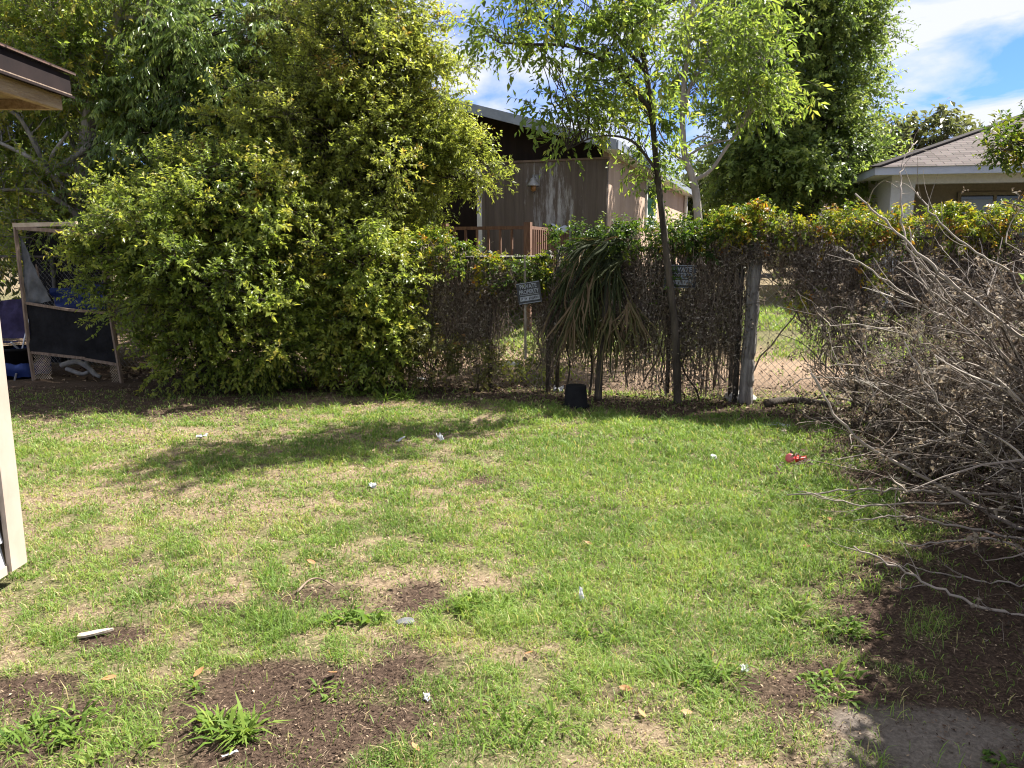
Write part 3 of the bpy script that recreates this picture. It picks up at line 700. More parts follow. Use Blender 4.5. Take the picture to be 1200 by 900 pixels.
def shingle_mat(name, c1, c2, row=.14):
    """asphalt shingles: rows by height, tabs along the slope"""
    m, nt, N, L = new_mat(name)
    tc = N.new('ShaderNodeTexCoord')
    mp = N.new('ShaderNodeMapping'); mp.inputs['Scale'].default_value = (1, 1, 1); L.new(tc.outputs['UV'], mp.inputs['Vector'])
    br = N.new('ShaderNodeTexBrick'); br.inputs['Scale'].default_value = 1; br.inputs['Brick Width'].default_value = .32; br.inputs['Row Height'].default_value = row
    br.inputs['Mortar Size'].default_value = .008; br.inputs['Bias'].default_value = 0
    br.inputs['Color1'].default_value = (*c1, 1); br.inputs['Color2'].default_value = (*c2, 1); br.inputs['Mortar'].default_value = (c1[0] * .35, c1[1] * .35, c1[2] * .35, 1)
    L.new(mp.outputs[0], br.inputs['Vector'])
    ns = N.new('ShaderNodeTexNoise'); ns.inputs['Scale'].default_value = 45; ns.inputs['Detail'].default_value = 4; L.new(tc.outputs['Object'], ns.inputs['Vector'])
    mx = N.new('ShaderNodeMix'); mx.data_type = 'RGBA'; mx.blend_type = 'OVERLAY'; mx.inputs[0].default_value = .5
    L.new(br.outputs['Color'], mx.inputs[6]); L.new(ns.outputs['Color'], mx.inputs[7])
    hv = N.new('ShaderNodeHueSaturation'); hv.inputs['Saturation'].default_value = .8; L.new(mx.outputs[2], hv.inputs['Color'])
    b = N.new('ShaderNodeBsdfPrincipled'); b.inputs['Roughness'].default_value = .9; b.inputs['Specular IOR Level'].default_value = .15
    L.new(hv.outputs[0], b.inputs['Base Color'])
    bp = N.new('ShaderNodeBump'); bp.inputs['Strength'].default_value = .8; bp.inputs['Distance'].default_value = .01; L.new(br.outputs['Fac'], bp.inputs['Height']); bp.invert = True
    L.new(bp.outputs[0], b.inputs['Normal'])
    o = N.new('ShaderNodeOutputMaterial'); L.new(b.outputs[0], o.inputs['Surface'])
    return m

def roof_uv(ob):                                      # U along the eave, V up the slope, in metres
    me = ob.data; uv = me.uv_layers.new(name='UVMap')
    for p in me.polygons:
        n = np.array(p.normal); h = np.cross((0, 0, 1), n)
        h = h / np.linalg.norm(h) if np.linalg.norm(h) > 1e-4 else np.array([1, 0, 0])
        v = np.cross(n, h)
        for li in p.loop_indices:
            co = np.array(me.vertices[me.loops[li].vertex_index].co)
            uv.data[li].uv = (float(co @ h), float(co @ v))

M['brown_wall'] = plank_mat('brown_board_siding', (.090, .072, .060), (.160, .132, .114), 0, .2, .014, wear=(-1.05, 1.85, .62, 1.35, (.42, .42, .43)))
M['side_wall'] = plank_mat('sunlit_side_siding', (.40, .285, .215), (.54, .40, .31), 1, .3, .02)  # brown siding made paler than the front, sunlight put into the colour
M['gable'] = plank_mat('dark_gable_boards', (.010, .006, .005), (.022, .013, .011), 0, .3, .018)
M['grey_metal'] = surf('grey_metal', (.20, .23, .28), (.30, .33, .38), 3, .45, metallic=.0, bump=.05, spec=.5)
M['white_paint'] = surf('white_paint', (.62, .62, .60), (.80, .80, .78), 4, .55, bump=.05)
M['dark_glass'] = glass_mat('dark_window_glass', (.012, .016, .018))
M['green_reflect_glass'] = glass_mat('green_reflection_glass', (.02, .06, .045))  # green reflection put into the pane's base colour
M['lamp_metal'] = surf('lamp_metal', (.22, .22, .23), (.38, .38, .38), 12, .5, metallic=.4, bump=.1)
M['amber_glass'] = glass_mat('amber_glass', (.30, .15, .05), .3)
M['deck_wood'] = surf('deck_wood', (.10, .052, .036), (.20, .115, .08), 5, .8, (6, 6, .5), bump=.3)
M['deck_dark'] = surf('deck_boards', (.13, .09, .07), (.24, .18, .14), 5, .8, (1, 8, 1), bump=.3)

# ---- brown house: local x to the right along the front, y backwards
ZB = .45
BH = thing('brown_house', 'brown board-sided house with a dark gable and grey roof edge behind the fence', 'house', (1.74, 14.5, ZB))
BH.rotation_euler = (0, 0, math.radians(-19.3))
EZ = 3.56 - ZB; SL = .28; RX0 = .26; PK = -4.2
rz = lambda x: EZ + SL * (RX0 - x) if x > PK else EZ + SL * (RX0 - PK) - SL * (PK - x)
m = MB(); m.box(-9, 0, 0, .12, -.3, 2.83)
fw = lbuild(m, 'front_wall', 'brown_wall', BH)
m = MB(); m.box(-9, .02, -.025, .10, 2.832, 2.87); lbuild(m, 'wall_cap', 'deck_dark', BH)
m = MB(); m.box(-.12, 0, .122, 12, -.3, 3.03); lbuild(m, 'side_wall', 'side_wall', BH)
m = MB(); m.box(-9, -8.88, .122, 12, -.3, 3.03); m.box(-8.9, -.1, 11.88, 12.0, -.3, 3.0); lbuild(m, 'rear_wall', 'side_wall', BH)
m = MB()
xsn = [-8.9, PK, -.122]
V = []
for y in (.125, .2):
    V += [(-8.9, y, 2.87), (-.122, y, 2.87), (-.122, y, rz(-.122) - .145), (PK, y, rz(PK) - .145), (-8.9, y, rz(-8.9) - .145)]
m.add(V, np.array([(0, 1, 2, 3), (9, 8, 7, 6)])); m.F.append(np.array([(0, 3, 4), (5, 9, 8), (5, 8, 6)])[:1])
m.F.append(np.array([(1, 6, 7, 2), (2, 7, 8, 3), (3, 8, 9, 4), (5, 6, 1, 0)]))
lbuild(m, 'gable', 'gable', BH)
m = MB()
for (xa, xb) in ((PK, RX0), (-9.6, PK)):
    za, zb_ = rz(xa), rz(xb)
    m.add([(xa, -.45, za), (xb, -.45, zb_), (xb, 12.9, zb_), (xa, 12.9, za), (xa, -.45, za - .05), (xb, -.45, zb_ - .05), (xb, 12.9, zb_ - .05), (xa, 12.9, za - .05)],
          [(0, 1, 2, 3), (7, 6, 5, 4), (0, 4, 5, 1), (1, 5, 6, 2), (2, 6, 7, 3), (3, 7, 4, 0)])
roof = lbuild(m, 'roof', 'grey_metal', BH)
for (xa, xb) in ((PK, RX0), (-9.6, PK)):              # rake boards, slightly proud of the roof edge
    m = MB(); za, zb_ = rz(xa) - .01, rz(xb) - .01
    for (y0, y1) in ((-.478, -.452),):
        m.add([(xa, y0, za - .17), (xb, y0, zb_ - .17), (xb, y1, zb_ - .17), (xa, y1, za - .17), (xa, y0, za), (xb, y0, zb_), (xb, y1, zb_), (xa, y1, za)],
              [(3, 2, 1, 0), (4, 5, 6, 7), (0, 1, 5, 4), (1, 2, 6, 5), (2, 3, 7, 6), (3, 0, 4, 7)])
    lbuild(m, 'rake_board', 'grey_metal', BH)
m = MB(); m.box(RX0 + .003, RX0 + .03, -.45, 12.9, EZ - .16, EZ - .012); lbuild(m, 'fascia', 'grey_metal', BH)
m = MB(); m.box(.003, RX0, -.44, 12.88, EZ - .165, EZ - .145); lbuild(m, 'soffit', 'white_paint', BH)
win = MB()
for (b0, b1, z0, z1) in ((4.15, 5.55, 3.22 - ZB, 3.30 - ZB), (4.15, 5.55, 2.18 - ZB, 2.26 - ZB), (4.15, 4.23, 2.26 - ZB, 3.22 - ZB), (5.47, 5.55, 2.26 - ZB, 3.22 - ZB), (4.23, 5.47, 2.44 - ZB, 2.48 - ZB)):
    win.box(.002, .05, b0, b1, z0, z1)
w = lbuild(win, 'window', 'white_paint', BH)
m = MB(); m.box(.004, .02, 4.23, 5.47, 2.26 - ZB, 3.22 - ZB); o = m.build('pane', M['green_reflect_glass']); o.parent = w
m = MB(); m.box(.05, .12, 11.3, 11.42, -.2, EZ - .17); lbuild(m, 'porch_post', 'white_paint', BH)
m = MB(); m.box(-3.42, -2.56, -.012, -.003, .68, 2.66); d_ = lbuild(m, 'door', 'gable', BH)
m = MB(); m.box(-2.555, -2.46, -.03, -.003, .66, 2.75); m.box(-3.52, -3.425, -.03, -.003, .66, 2.75); m.box(-3.425, -2.556, -.028, -.003, 2.67, 2.75); o = m.build('door_frame', M['white_paint']); o.parent = d_
# wall lamp
lx, lz = -1.37, 2.87 - ZB
m = MB(); m.lathe((lx, -.14, lz), [(.0, .17), (.018, .17), (.02, .12), (.05, .10), (.075, .05), (.12, -.02), (.125, -.04), (.115, -.04), (.07, .03), (0, .05)], 20)
m.bar((lx, -.002, lz + .10), (lx, -.13, lz + .16), .025, .025); m.box(lx - .05, lx + .05, -.03, -.002, lz + .02, lz + .18)
lampo = lbuild(m, 'wall_lamp', 'lamp_metal', BH, True)
m = MB(); m.lathe((lx, -.14, lz - .03), [(.0, .05), (.045, .03), (.055, -.03), (.045, -.09), (.0, -.11)], 16); o = m.build('glass_globe', M['amber_glass'], smooth=True); o.parent = lampo

# ---- deck in front of it
DK = thing('wooden_deck', 'raised reddish wooden deck with baluster railing on the brown house', 'deck', (1.74, 14.5, ZB)); DK.rotation_euler = BH.rotation_euler
dx, dy, top, flo = -.74, -2.38, 2.02 - ZB, 1.08 - ZB
m = MB(); m.box(-5, dx, dy, -.05, flo - .04, flo); lbuild(m, 'floor', 'deck_dark', DK)
m = MB(); m.box(-5, dx, dy - .04, dy - .002, flo - .22, flo - .005); m.box(dx + .002, dx + .04, dy - .04, -.05, flo - .22, flo - .005); lbuild(m, 'skirt_board', 'deck_wood', DK)
for (px_, py_) in ((dx, dy), (dx, -1.3), (dx, -.12), (-2.2, dy), (-3.7, dy), (-5, dy)):
    m = MB(); m.box(px_ - .055, px_ + .055, py_ - .055, py_ + .055, -.1, top + (.06 if py_ == dy else .02)); lbuild(m, 'post', 'deck_wood', DK)
m = MB()
m.box(dx - .05, dx + .05, dy + .057, -1.358, top - .05, top); m.box(dx - .05, dx + .05, -1.242, -.178, top - .05, top)
for (a, b_) in ((-2.143, dx - .057), (-3.643, -2.257), (-4.943, -3.757)): m.box(a, b_, dy - .05, dy + .05, top - .05, top)
m.box(dx - .018, dx + .018, dy + .057, -.178, flo + .07, flo + .11); m.box(-4.943, dx - .057, dy - .018, dy + .018, flo + .07, flo + .11)
lbuild(m, 'rail', 'deck_wood', DK)
for y in np.arange(dy + .15, -.2, .115):
    if abs(y + 1.3) < .07: continue
    m = MB(); m.box(dx + .02, dx + .055, y - .017, y + .017, flo - .1, top - .052); lbuild(m, 'baluster', 'deck_wood', DK)
for x in np.arange(-4.8, dx - .1, .20):
    if min(abs(x + 2.2), abs(x + 3.7)) < .08: continue
    m = MB(); m.box(x - .017, x + .017, dy - .055, dy - .02, flo - .1, top - .052); lbuild(m, 'baluster', 'deck_wood', DK)
# grey cloth over the rail
cR, sR = math.cos(BH.rotation_euler[2]), math.sin(BH.rotation_euler[2])
def hw(x, y, z): return np.array([1.74 + x * cR - y * sR, 14.5 + x * sR + y * cR, ZB + z])
m = MB(); nu, nv = 13, 22
uu, vv = np.meshgrid(np.linspace(-1, 1, nu), np.linspace(0, 1, nv))
wx = dx + uu * .085 * (1 + .15 * np.sin(vv * 9)); wy = -1.2 + vv * .95; wz = top + .062 - np.abs(uu) ** 2.4 * (.10 + .04 * np.sin(vv * 11)) + .025 * np.sin(vv * 7 + uu * 2)
pts = np.stack([hw(a, b_, c) for a, b_, c in zip(wx.ravel(), wy.ravel(), wz.ravel())]); ii = np.arange(nu * nv).reshape(nv, nu)
fq = np.stack([ii[:-1, :-1], ii[:-1, 1:], ii[1:, 1:], ii[1:, :-1]], -1).reshape(-1, 4); m.add(pts, fq); m.add(pts - [0, 0, .006], fq[:, ::-1])
M['grey_cloth'] = surf('grey_cloth', (.30, .33, .38), (.46, .49, .55), 6, .9)
tag(m.build('draped_sheet', M['grey_cloth'], origin=hw(dx, -.7, top), smooth=True), 'pale grey sheet draped over the deck railing', 'sheet')

# ---- grey hip-roofed house on the right
M['grey_wall'] = surf('grey_stucco', (.42, .42, .43), (.50, .50, .51), 18, .9, bump=.15)
M['tan_wall'] = surf('tan_stucco', (.20, .18, .145), (.26, .235, .19), 18, .9, bump=.15)
M['grey_fascia'] = surf('grey_fascia', (.33, .36, .43), (.39, .42, .49), 4, .6, bump=.03)
M['shingle'] = shingle_mat('brown_grey_shingles', (.070, .052, .046), (.125, .098, .090), .16)
GH = thing('grey_house', 'pale grey single-storey house with a brown hip roof and recessed porch', 'house', (7.2, 15.0, .5)); GH.rotation_euler = (0, 0, math.radians(-12))
m = MB(); zt = 2.55
m.box(0, .42, 0, .2, -.3, zt); m.box(.42, 5.6, 0, .2, 2.38, zt); m.box(5.6, 12, 0, .2, -.3, zt); m.box(0, .2, .2, 9, -.3, zt); m.box(.2, 12, 8.8, 9, -.3, zt); m.box(11.8, 12, .2, 8.8, -.3, zt)
lbuild(m, 'wall', 'grey_wall', GH)
m = MB(); m.box(.202, 5.8, 2.0, 2.15, -.3, zt - .01); m.box(.202, 5.8, .202, 1.998, zt - .03, zt - .005); lbuild(m, 'porch_wall', 'tan_wall', GH)
m = MB(); e = .4
zf0, zf1 = 2.52, 2.66
m.box(-e, 12 + e, -e, -e + .03, zf0, zf1); m.box(-e, -e + .03, -e + .03, 9 + e, zf0, zf1); m.box(12 + e - .03, 12 + e, -e + .03, 9 + e, zf0, zf1)
lbuild(m, 'fascia', 'grey_fascia', GH)
m = MB(); m.box(-e + .03, -.003, -e + .03, 9 + e, zf0 + .02, zf0 + .035); m.box(-.002, 12 + e - .03, -e + .03, -.003, zf0 + .02, zf0 + .035); lbuild(m, 'soffit', 'white_paint', GH)
m = MB(); q = e + .03; k = .37; half = (9 + 2 * q) / 2
zr = zf1 + k * half
V = [(-q, -q, zf1), (12 + q, -q, zf1), (12 + q, 9 + q, zf1), (-q, 9 + q, zf1), (-q + half, -q + half, zr), (12 + q - half, -q + half, zr)]
m.add(V, [(0, 1, 5, 4), (2, 3, 4, 5)]); m.F.append(np.array([(3, 0, 4), (1, 2, 5)])); m.F.append(np.array([(3, 2, 1, 0)]))
roof_uv(lbuild(m, 'roof', 'shingle', GH))
m = MB()
for i, j in ((0, 4), (1, 5), (3, 4), (4, 5)):
    a, b_ = np.array(V[i]), np.array(V[j]); m.bar(a + (0, 0, .012), b_ + (0, 0, .012), .2, .02)
lbuild(m, 'ridge_cap', 'shingle', GH)
m = MB()
for (x0, x1, z0, z1) in ((1.78, 3.2, 2.28, 2.35), (1.78, 1.85, 1.2, 2.28), (3.13, 3.2, 1.2, 2.28), (2.46, 2.52, 1.2, 2.28), (1.78, 3.2, 1.13, 1.2)): m.box(x0, x1, 1.94, 1.997, z0, z1)
w = lbuild(m, 'window', 'tan_wall', GH)
M['blue_glass'] = glass_mat('pale_window_glass', (.17, .22, .28), .2)
m = MB(); m.box(1.85, 2.46, 1.96, 1.98, 1.2, 2.2); o = m.build('pane', M['blue_glass']); o.parent = w
m = MB(); m.box(2.52, 3.13, 1.96, 1.98, 1.2, 2.28); m.box(1.85, 2.46, 1.96, 1.98, 2.203, 2.28); o = m.build('pane', M['dark_glass']); o.parent = w

M['cage_wood'] = surf('cage_wood', (.13, .09, .065), (.28, .21, .155), 6, .9, (5, 5, .7), bump=.5)
# ---- white vinyl-sided house at the left edge
M['vinyl'] = surf('white_vinyl', (.38, .38, .41), (.44, .44, .47), 5, .5, bump=.04)
M['beige_trim'] = surf('beige_trim', (.33, .265, .215), (.43, .355, .30), 2.5, .6, (1, 1, .6), detail=10, bump=.08)
M['brown_gutter'] = surf('shaded_brown_metal', (.010, .006, .006), (.018, .011, .010), 6, .75, bump=.05, spec=.15)  # brown metal made darker still, the eave's shade put into the colour
M['board'] = surf('tan_board', (.20, .125, .065), (.42, .30, .17), 5, .85, (9, 1, 9), bump=.6, contrast=(.3, .7))
M['block'] = surf('concrete_block', (.22, .21, .19), (.36, .34, .31), 14, .95, bump=.5)
WX, WY = -2.42, 3.6
VH = thing('vinyl_house', 'white vinyl-sided house with beige corner trim at the left edge', 'house', (WX, WY, 0))
m = MB(); z = .12
while z < 2.3:
    m.add([(WX - .012, -3, z), (WX - .012, WY - .11, z), (WX - .03, WY - .11, z + .115), (WX - .03, -3, z + .115), (WX - .06, -3, z), (WX - .06, WY - .11, z), (WX - .06, WY - .11, z + .115), (WX - .06, -3, z + .115)],
          [(0, 1, 2, 3), (4, 5, 1, 0), (1, 5, 6, 2), (7, 6, 5, 4), (0, 3, 7, 4), (3, 2, 6, 7)])
    z += .115
m.box(-7, WX - .11, WY - .06, WY - .012, .12, 2.3); m.box(WX - .4, WX - .08, -3, WY - .08, .12, 2.3)
m.build('siding', M['vinyl'], VH)
m = MB(); m.box(WX - .012, WX + .012, WY - .105, WY + .012, .085, 2.33); m.box(WX - .105, WX - .013, WY - .012, WY + .012, .085, 2.33)
m.build('corner_trim', M['beige_trim'], VH)
m = MB(); m.box(WX - .07, WX - .005, -3, WY - .107, .075, .118); m.build('starter_strip', M['beige_trim'], VH)
for y in (WY - .45, WY - 2.2):
    m = MB(); m.box(WX - .5, WX - .10, y, y + .38, -.1, .10); m.build('foundation_block', M['block'], VH)
ex, ey = -2.16, 3.95
m = MB(); m.box(ex - .028, ex, -3, ey, 2.355, 2.452); m.box(-7, ex - .03, ey - .028, ey, 2.355, 2.452); m.box(ex - .002, ex + .012, -3, ey + .01, 2.345, 2.356); m.build('fascia', M['brown_gutter'], VH)
m = MB(); m.box(ex + .0005, ex + .004, -3, ey, 2.358, 2.364); m.build('drip_edge', M['cage_wood'], VH)
m = MB(); m.box(ex - .07, ex - .032, -3, ey - .032, 2.285, 2.353); m.box(-7, ex - .072, ey - .07, ey - .032, 2.285, 2.353); m.build('sub_fascia', M['board'], VH)
m = MB(); m.box(-7, ex - .072, -3, ey - .072, 2.33, 2.345); m.build('soffit', M['board'], VH)
M['brown_shingle'] = shingle_mat('brown_shingles', (.085, .045, .033), (.13, .075, .055), .13)
m = MB(); sx = ex + .02
for r_ in range(9):
    x0 = sx - r_ * .13; x1 = x0 - .30; zz = 2.456 + r_ * .036
    m.add([(x0, -3, zz), (x0, ey + .02, zz), (x1, ey + .02, zz + .075), (x1, -3, zz + .075), (x0, -3, zz + .012), (x0, ey + .02, zz + .012), (x1, ey + .02, zz + .087), (x1, -3, zz + .087)],
          [(3, 2, 1, 0), (4, 5, 6, 7), (0, 1, 5, 4), (1, 2, 6, 5), (2, 3, 7, 6), (3, 0, 4, 7)])
x0 = sx - 9 * .13; zz = 2.456 + 9 * .036
m.add([(x0, -3, zz), (x0, ey + .02, zz), (x0 - 3.5, ey + .02, zz + .95), (x0 - 3.5, -3, zz + .95)], [(0, 1, 2, 3)])
o = m.build('roof', M['brown_shingle'], VH); roof_uv(o)

# ================================================================== fence
M['wire'] = surf('galvanised_wire', (.16, .155, .15), (.30, .29, .275), 20, .55, metallic=.5, bump=0)
M['pipe'] = surf('weathered_pipe', (.045, .04, .036), (.11, .10, .09), 14, .6, metallic=.4, bump=.2)
M['grey_wood'] = surf('grey_weathered_wood', (.10, .09, .08), (.27, .25, .225), 6, .95, (5, 5, .5), bump=.9, bdist=.02)

def fpt(X, z, off=0.0):                               # point on the fence: X, height above its ground, offset to the lawn side
    q = np.array([X, FENCE(X), 0.0]) + FN * off
    return np.array([q[0], q[1], z])
def FX(px): return fence_at(px)[0]

def chain_link(X0, X1, z0, z1, off=0, cell=.076, r=.0019):
    m = MB(); L_ = (X1 - X0) / FD[0]; H = z1 - z0; S = []
    for sgn in (1, -1):
        c = -H if sgn > 0 else 0
        end = L_ if sgn > 0 else L_ + H
        while c < end:
            if sgn > 0: a, b_ = (c, 0), (c + H, H)
            else: a, b_ = (c, 0), (c - H, H)
            (s0, h0), (s1, h1) = a, b_
            t0, t1 = 0.0, 1.0
            ds = s1 - s0
            for lim in (0, L_):
                t = (lim - s0) / ds
                if (lim == 0) == (ds > 0): t0 = max(t0, t)
                else: t1 = min(t1, t)
            if t1 - t0 > .01:
                f = lambda t: fpt(X0, z0, off + sgn * .0025) + FD * (s0 + ds * t) + np.array([0, 0, H * t])
                tt = np.linspace(t0, t1, 6); pp = np.array([f(t) for t in tt]); pp[1:-1] += FN * rng.normal(0, .004, (4, 1)); S.append(pp)
            c += cell
    m.tubes(np.array(S), r, 3)
    return m

ZG = lambda X: float(gz(X, FENCE(X)))
def pipe_post(X, h, r, parent, off=.03, name='post', mat='pipe'):
    m = MB(); m.tube([fpt(X, -.1, off), fpt(X, h * .5, off), fpt(X, h, off)], r, 12); m.lathe(fpt(X, h, off), [(r * 1.15, -.02), (r * 1.15, .01), (.0, .035)], 12)
    return m.build(name, M[mat], parent, smooth=True)

def fence_run(label, X0, X1, posts, name='chain_link_fence', cat='fence', zt=1.55):
    e = thing(name, label, cat, fpt(X0, 0))
    chain_link(X0, X1, .03, zt).build('chain_link', M['wire'], e)
    m = MB(); m.tube([fpt(X0, zt, .012), fpt((X0 + X1) / 2, zt - .015, .012), fpt(X1, zt, .012)], .019, 8); m.build('top_rail', M['pipe'], e, smooth=True)
    for X in posts: pipe_post(X, zt + .05, .03, e)
    return e
XGL, XGR = FX(652), FX(862)
fence_run('chain-link fence behind the wooden cage and left vines, up to the gate', -8.0, XGL - .04, (-6.4, -4.4, -2.3, FX(575), XGL - .08))
fence_run('chain-link fence to the right of the wooden post, behind the dead brush', FX(892), 7.6, (FX(1008), FX(1150), 6.2), zt=1.75)
ge = thing('chain_link_gate', 'vine-choked chain-link gate with a horizontal middle bar between two posts', 'gate', fpt(XGL, 0))
chain_link(XGL + .02, XGR - .02, .06, 1.64).build('chain_link', M['wire'], ge)
m = MB()
for zz in (.89, 1.64): m.tube([fpt(XGL + .02, zz, .012), fpt((XGL + XGR) / 2, zz, .012), fpt(XGR - .02, zz, .012)], .022, 8)
for X in (XGL + .02, (XGL + XGR) / 2 + .28, XGR - .02): m.tube([fpt(X, .06, .016), fpt(X, .9, .016), fpt(X, 1.66, .016)], .024, 8)
m.build('gate_frame', M['pipe'], ge, smooth=True)
m = MB(); X = FX(879); bs = fpt(X, ZG(X) - .1, .08)
pp = np.array([bs, bs + (.0, 0, .5), bs + (.015, 0, 1.1), bs + (.025, 0, 1.95)]); pp = curve_pts(pp, 7)
pp[:, :2] += rng.normal(0, .004, (len(pp), 2)); m.tube(pp, .072 + rng.normal(0, .003, len(pp)), 11)
tag(m.build('wooden_post', M['grey_wood'], origin=bs, smooth=False), 'rough grey wooden post at the right end of the gate', 'post')
X = FX(866); m = MB(); m.tube([fpt(X, -.1, .06), fpt(X, 1, .06), fpt(X, 1.95, .06)], .032, 10)
tag(m.build('steel_post', M['pipe'], origin=fpt(X, 0, .06), smooth=True), 'dark steel post standing against the grey wooden post', 'post')
def rubble(c, r, mat, name, label, cat, squash=.6, seed=1, group=None):
    m = MB(); n, k = 9, 14
    th = np.linspace(0, PI, n); ph = np.linspace(0, 2 * PI, k, endpoint=False); tt, pp_ = np.meshgrid(th, ph, indexing='ij')
    d = np.stack([np.sin(tt) * np.cos(pp_), np.sin(tt) * np.sin(pp_), np.cos(tt)], -1).reshape(-1, 3)
    q = d * r * (.75 + .55 * vnoise(d * 1.7, seed))[:, None] * np.array([1.25, 1, squash])
    ii = np.arange(n * k).reshape(n, k); nx = np.roll(ii, -1, 1)
    m.add(q + np.asarray(c) + (0, 0, r * squash * .5), np.stack([ii[:-1], ii[1:], nx[1:], nx[:-1]], -1).reshape(-1, 4))
    return tag(m.build(name, M[mat], origin=c), label, cat, group)
rubble(G(868, 470), .13, 'block', 'concrete_lump', 'concrete lump at the foot of the wooden post', 'concrete')
M['dark_stone'] = surf('dark_stone', (.08, .08, .085), (.16, .16, .165), 20, .9, bump=.3)
rubble(G(475, 729, .0), .03, 'dark_stone', 'stone', 'small flat grey stone beside the upper mulch patch', 'stone', .3, 4)

# ---- vines on the fence
TOPX = [430, 480, 520, 560, 595, 655, 690, 720, 780, 820, 850, 880, 905, 930, 1000, 1100, 1200, 1300]
TOPZ = [1.82, 1.76, 1.76, 1.62, 1.46, 1.52, 1.76, 1.83, 1.84, 1.84, 1.92, 2.02, 1.97, 1.92, 1.96, 1.97, 1.97, 1.97]
def ztop(px): return np.interp(px, TOPX, TOPZ)
def vine(label, px0, px1, tint, ntop, stems, dead, zlow, green=None, group='vines climbing the fence', yjit=.12):
    """zlow(px) -> lowest height the tangle reaches"""
    X0, X1 = FX(px0), FX(px1); Lm = X1 - X0
    e = thing('climbing_vine', label, 'vine', fpt((X0 + X1) / 2, 0), group)
    lobes = []
    n = int(Lm / .16)
    for i in range(n):
        px = px0 + (px1 - px0) * (i + rng.random()) / n
        z = ztop(px) + rng.normal(0, .03)
        lobes.append((fpt(FX(px), z - .10, rng.normal(.03, .06)), (.17, .2, .11), ntop))
    if green:
        for (gx_, gy_, rx, rz_, nc) in green:
            X = FX(gx_); Y = FENCE(X); kk = Y / FPX; c = P(gx_, gy_, Y) + FN * .1
            lobes.append((c, (rx * kk, .15, rz_ * kk), nc))
    cm, cents, segs = crown(lobes, L=.040, W=.021, spray=.17, nspray=9, nleaf=12, cl=.10, base_t=tint, tip=.38, droop=.3, leafdroop=.4, seed=int(px0))
    cm.build('foliage', M['vine_leaf'], e)
    # hanging stems
    m = MB(); N_ = int(stems * Lm); K = 9
    px = rng.uniform(px0, px1, N_); X = np.array([FX(q) for q in px]); zt = ztop(px) - rng.uniform(.0, .5, N_); zl = np.array([zlow(q) for q in px])
    zb_ = np.maximum(zl + rng.uniform(-.1, .5, N_) * (zt - zl), .02)
    t = np.linspace(0, 1, K)
    Xp = X[:, None] + np.cumsum(rng.normal(0, .03, (N_, K)), 1); off = .05 + np.cumsum(rng.normal(0, .018, (N_, K)), 1) + rng.normal(0, yjit * .5, (N_, 1))
    Zp = zt[:, None] + (zb_ - zt)[:, None] * t + rng.normal(0, .02, (N_, K))
    Pt = np.stack([Xp + FN[0] * off, FENCE(Xp) + FN[1] * off, np.maximum(Zp, .01)], -1)
    m.tubes(Pt, np.linspace(1, .6, K)[None] * rng.uniform(.0015, .0045, (N_, 1)), 3, np.clip(rng.normal(.52, .22, N_), 0, 1))
    Nw = int(16 * Lm); pxw = rng.uniform(px0, px1, Nw); Xw = np.array([FX(q) for q in pxw]); Kw = 14; tw_ = np.linspace(0, 1, Kw)   # older woody runners
    Xs = Xw[:, None] + rng.normal(0, .35, (Nw, 1)) * tw_ + np.cumsum(rng.normal(0, .03, (Nw, Kw)), 1); lo = np.array([zlow(q) for q in pxw])
    ofw = .04 + .05 * np.sin(tw_ * 9 + rng.uniform(0, 6, (Nw, 1))) + rng.normal(0, .02, (Nw, 1))
    Zw = np.maximum((lo + (ztop(pxw) - lo) * rng.uniform(0, .12, Nw))[:, None] * (1 - tw_) + ztop(pxw)[:, None] * .98 * tw_ + np.cumsum(rng.normal(0, .012, (Nw, Kw)), 1), .0)
    m.tubes(np.stack([Xs + FN[0] * ofw, FENCE(Xs) + FN[1] * ofw, Zw], -1), np.linspace(1, .5, Kw)[None] * rng.uniform(.004, .011, (Nw, 1)), 5, np.clip(rng.normal(.5, .2, Nw), 0, 1))
    N2 = N_                                            # tangled side runners
    i = rng.integers(0, N_, N2); j = rng.integers(1, K - 1, N2)
    st = Pt[i, j]; d = norm(rng.normal(size=(N2, 3)) * [1, .35, .8]); ln = rng.uniform(.12, .4, N2)
    q = st[:, None] + d[:, None] * ln[:, None, None] * np.linspace(0, 1, 5)[None, :, None] + np.cumsum(rng.normal(0, .018, (N2, 5, 3)), 1)
    m.tubes(q, .0018, 3, np.clip(rng.normal(.45, .2, N2), 0, 1))
    m.build('stems', M['vine_stem'], e)
    m = MB(); N_ = int(dead * Lm)
    i = rng.integers(0, len(Pt), N_); f = rng.random(N_) * (K - 1.001); j = f.astype(int); f = (f - j)[:, None]
    p_ = Pt[i, j] * (1 - f) + Pt[i, j + 1] * f + rng.normal(0, .03, (N_, 3)) + FN * rng.uniform(-.03, .1, (N_, 1))
    p_[:, 2] = np.maximum(p_[:, 2], .02)
    p_ = p_[vnoise(p_ * [5.5, 5.5, 4.5], 77) > rng.uniform(.22, .62, len(p_))]; N_ = len(p_)
    m.leaves(p_, rng.normal(size=(N_, 3)) + [0, 0, -.6], runit(N_), rng.uniform(.02, .055, N_), rng.uniform(.008, .024, N_), np.clip(rng.normal(.56, .25, N_), 0, 1), .25, .25)
    m.build('dead_foliage', M['dead_leaf'], e)
    return e
vine('tangled green and brown vine over the fence between the round shrub and the tilted sign', 466, 648, .42, 6, 420, 10000, lambda p: .05 if p < 588 else (1.15 if p < 632 else .1),
     green=[(505, 320, 20, 30, 6), (560, 305, 30, 20, 6), (600, 320, 26, 20, 6), (625, 312, 20, 14, 5)])
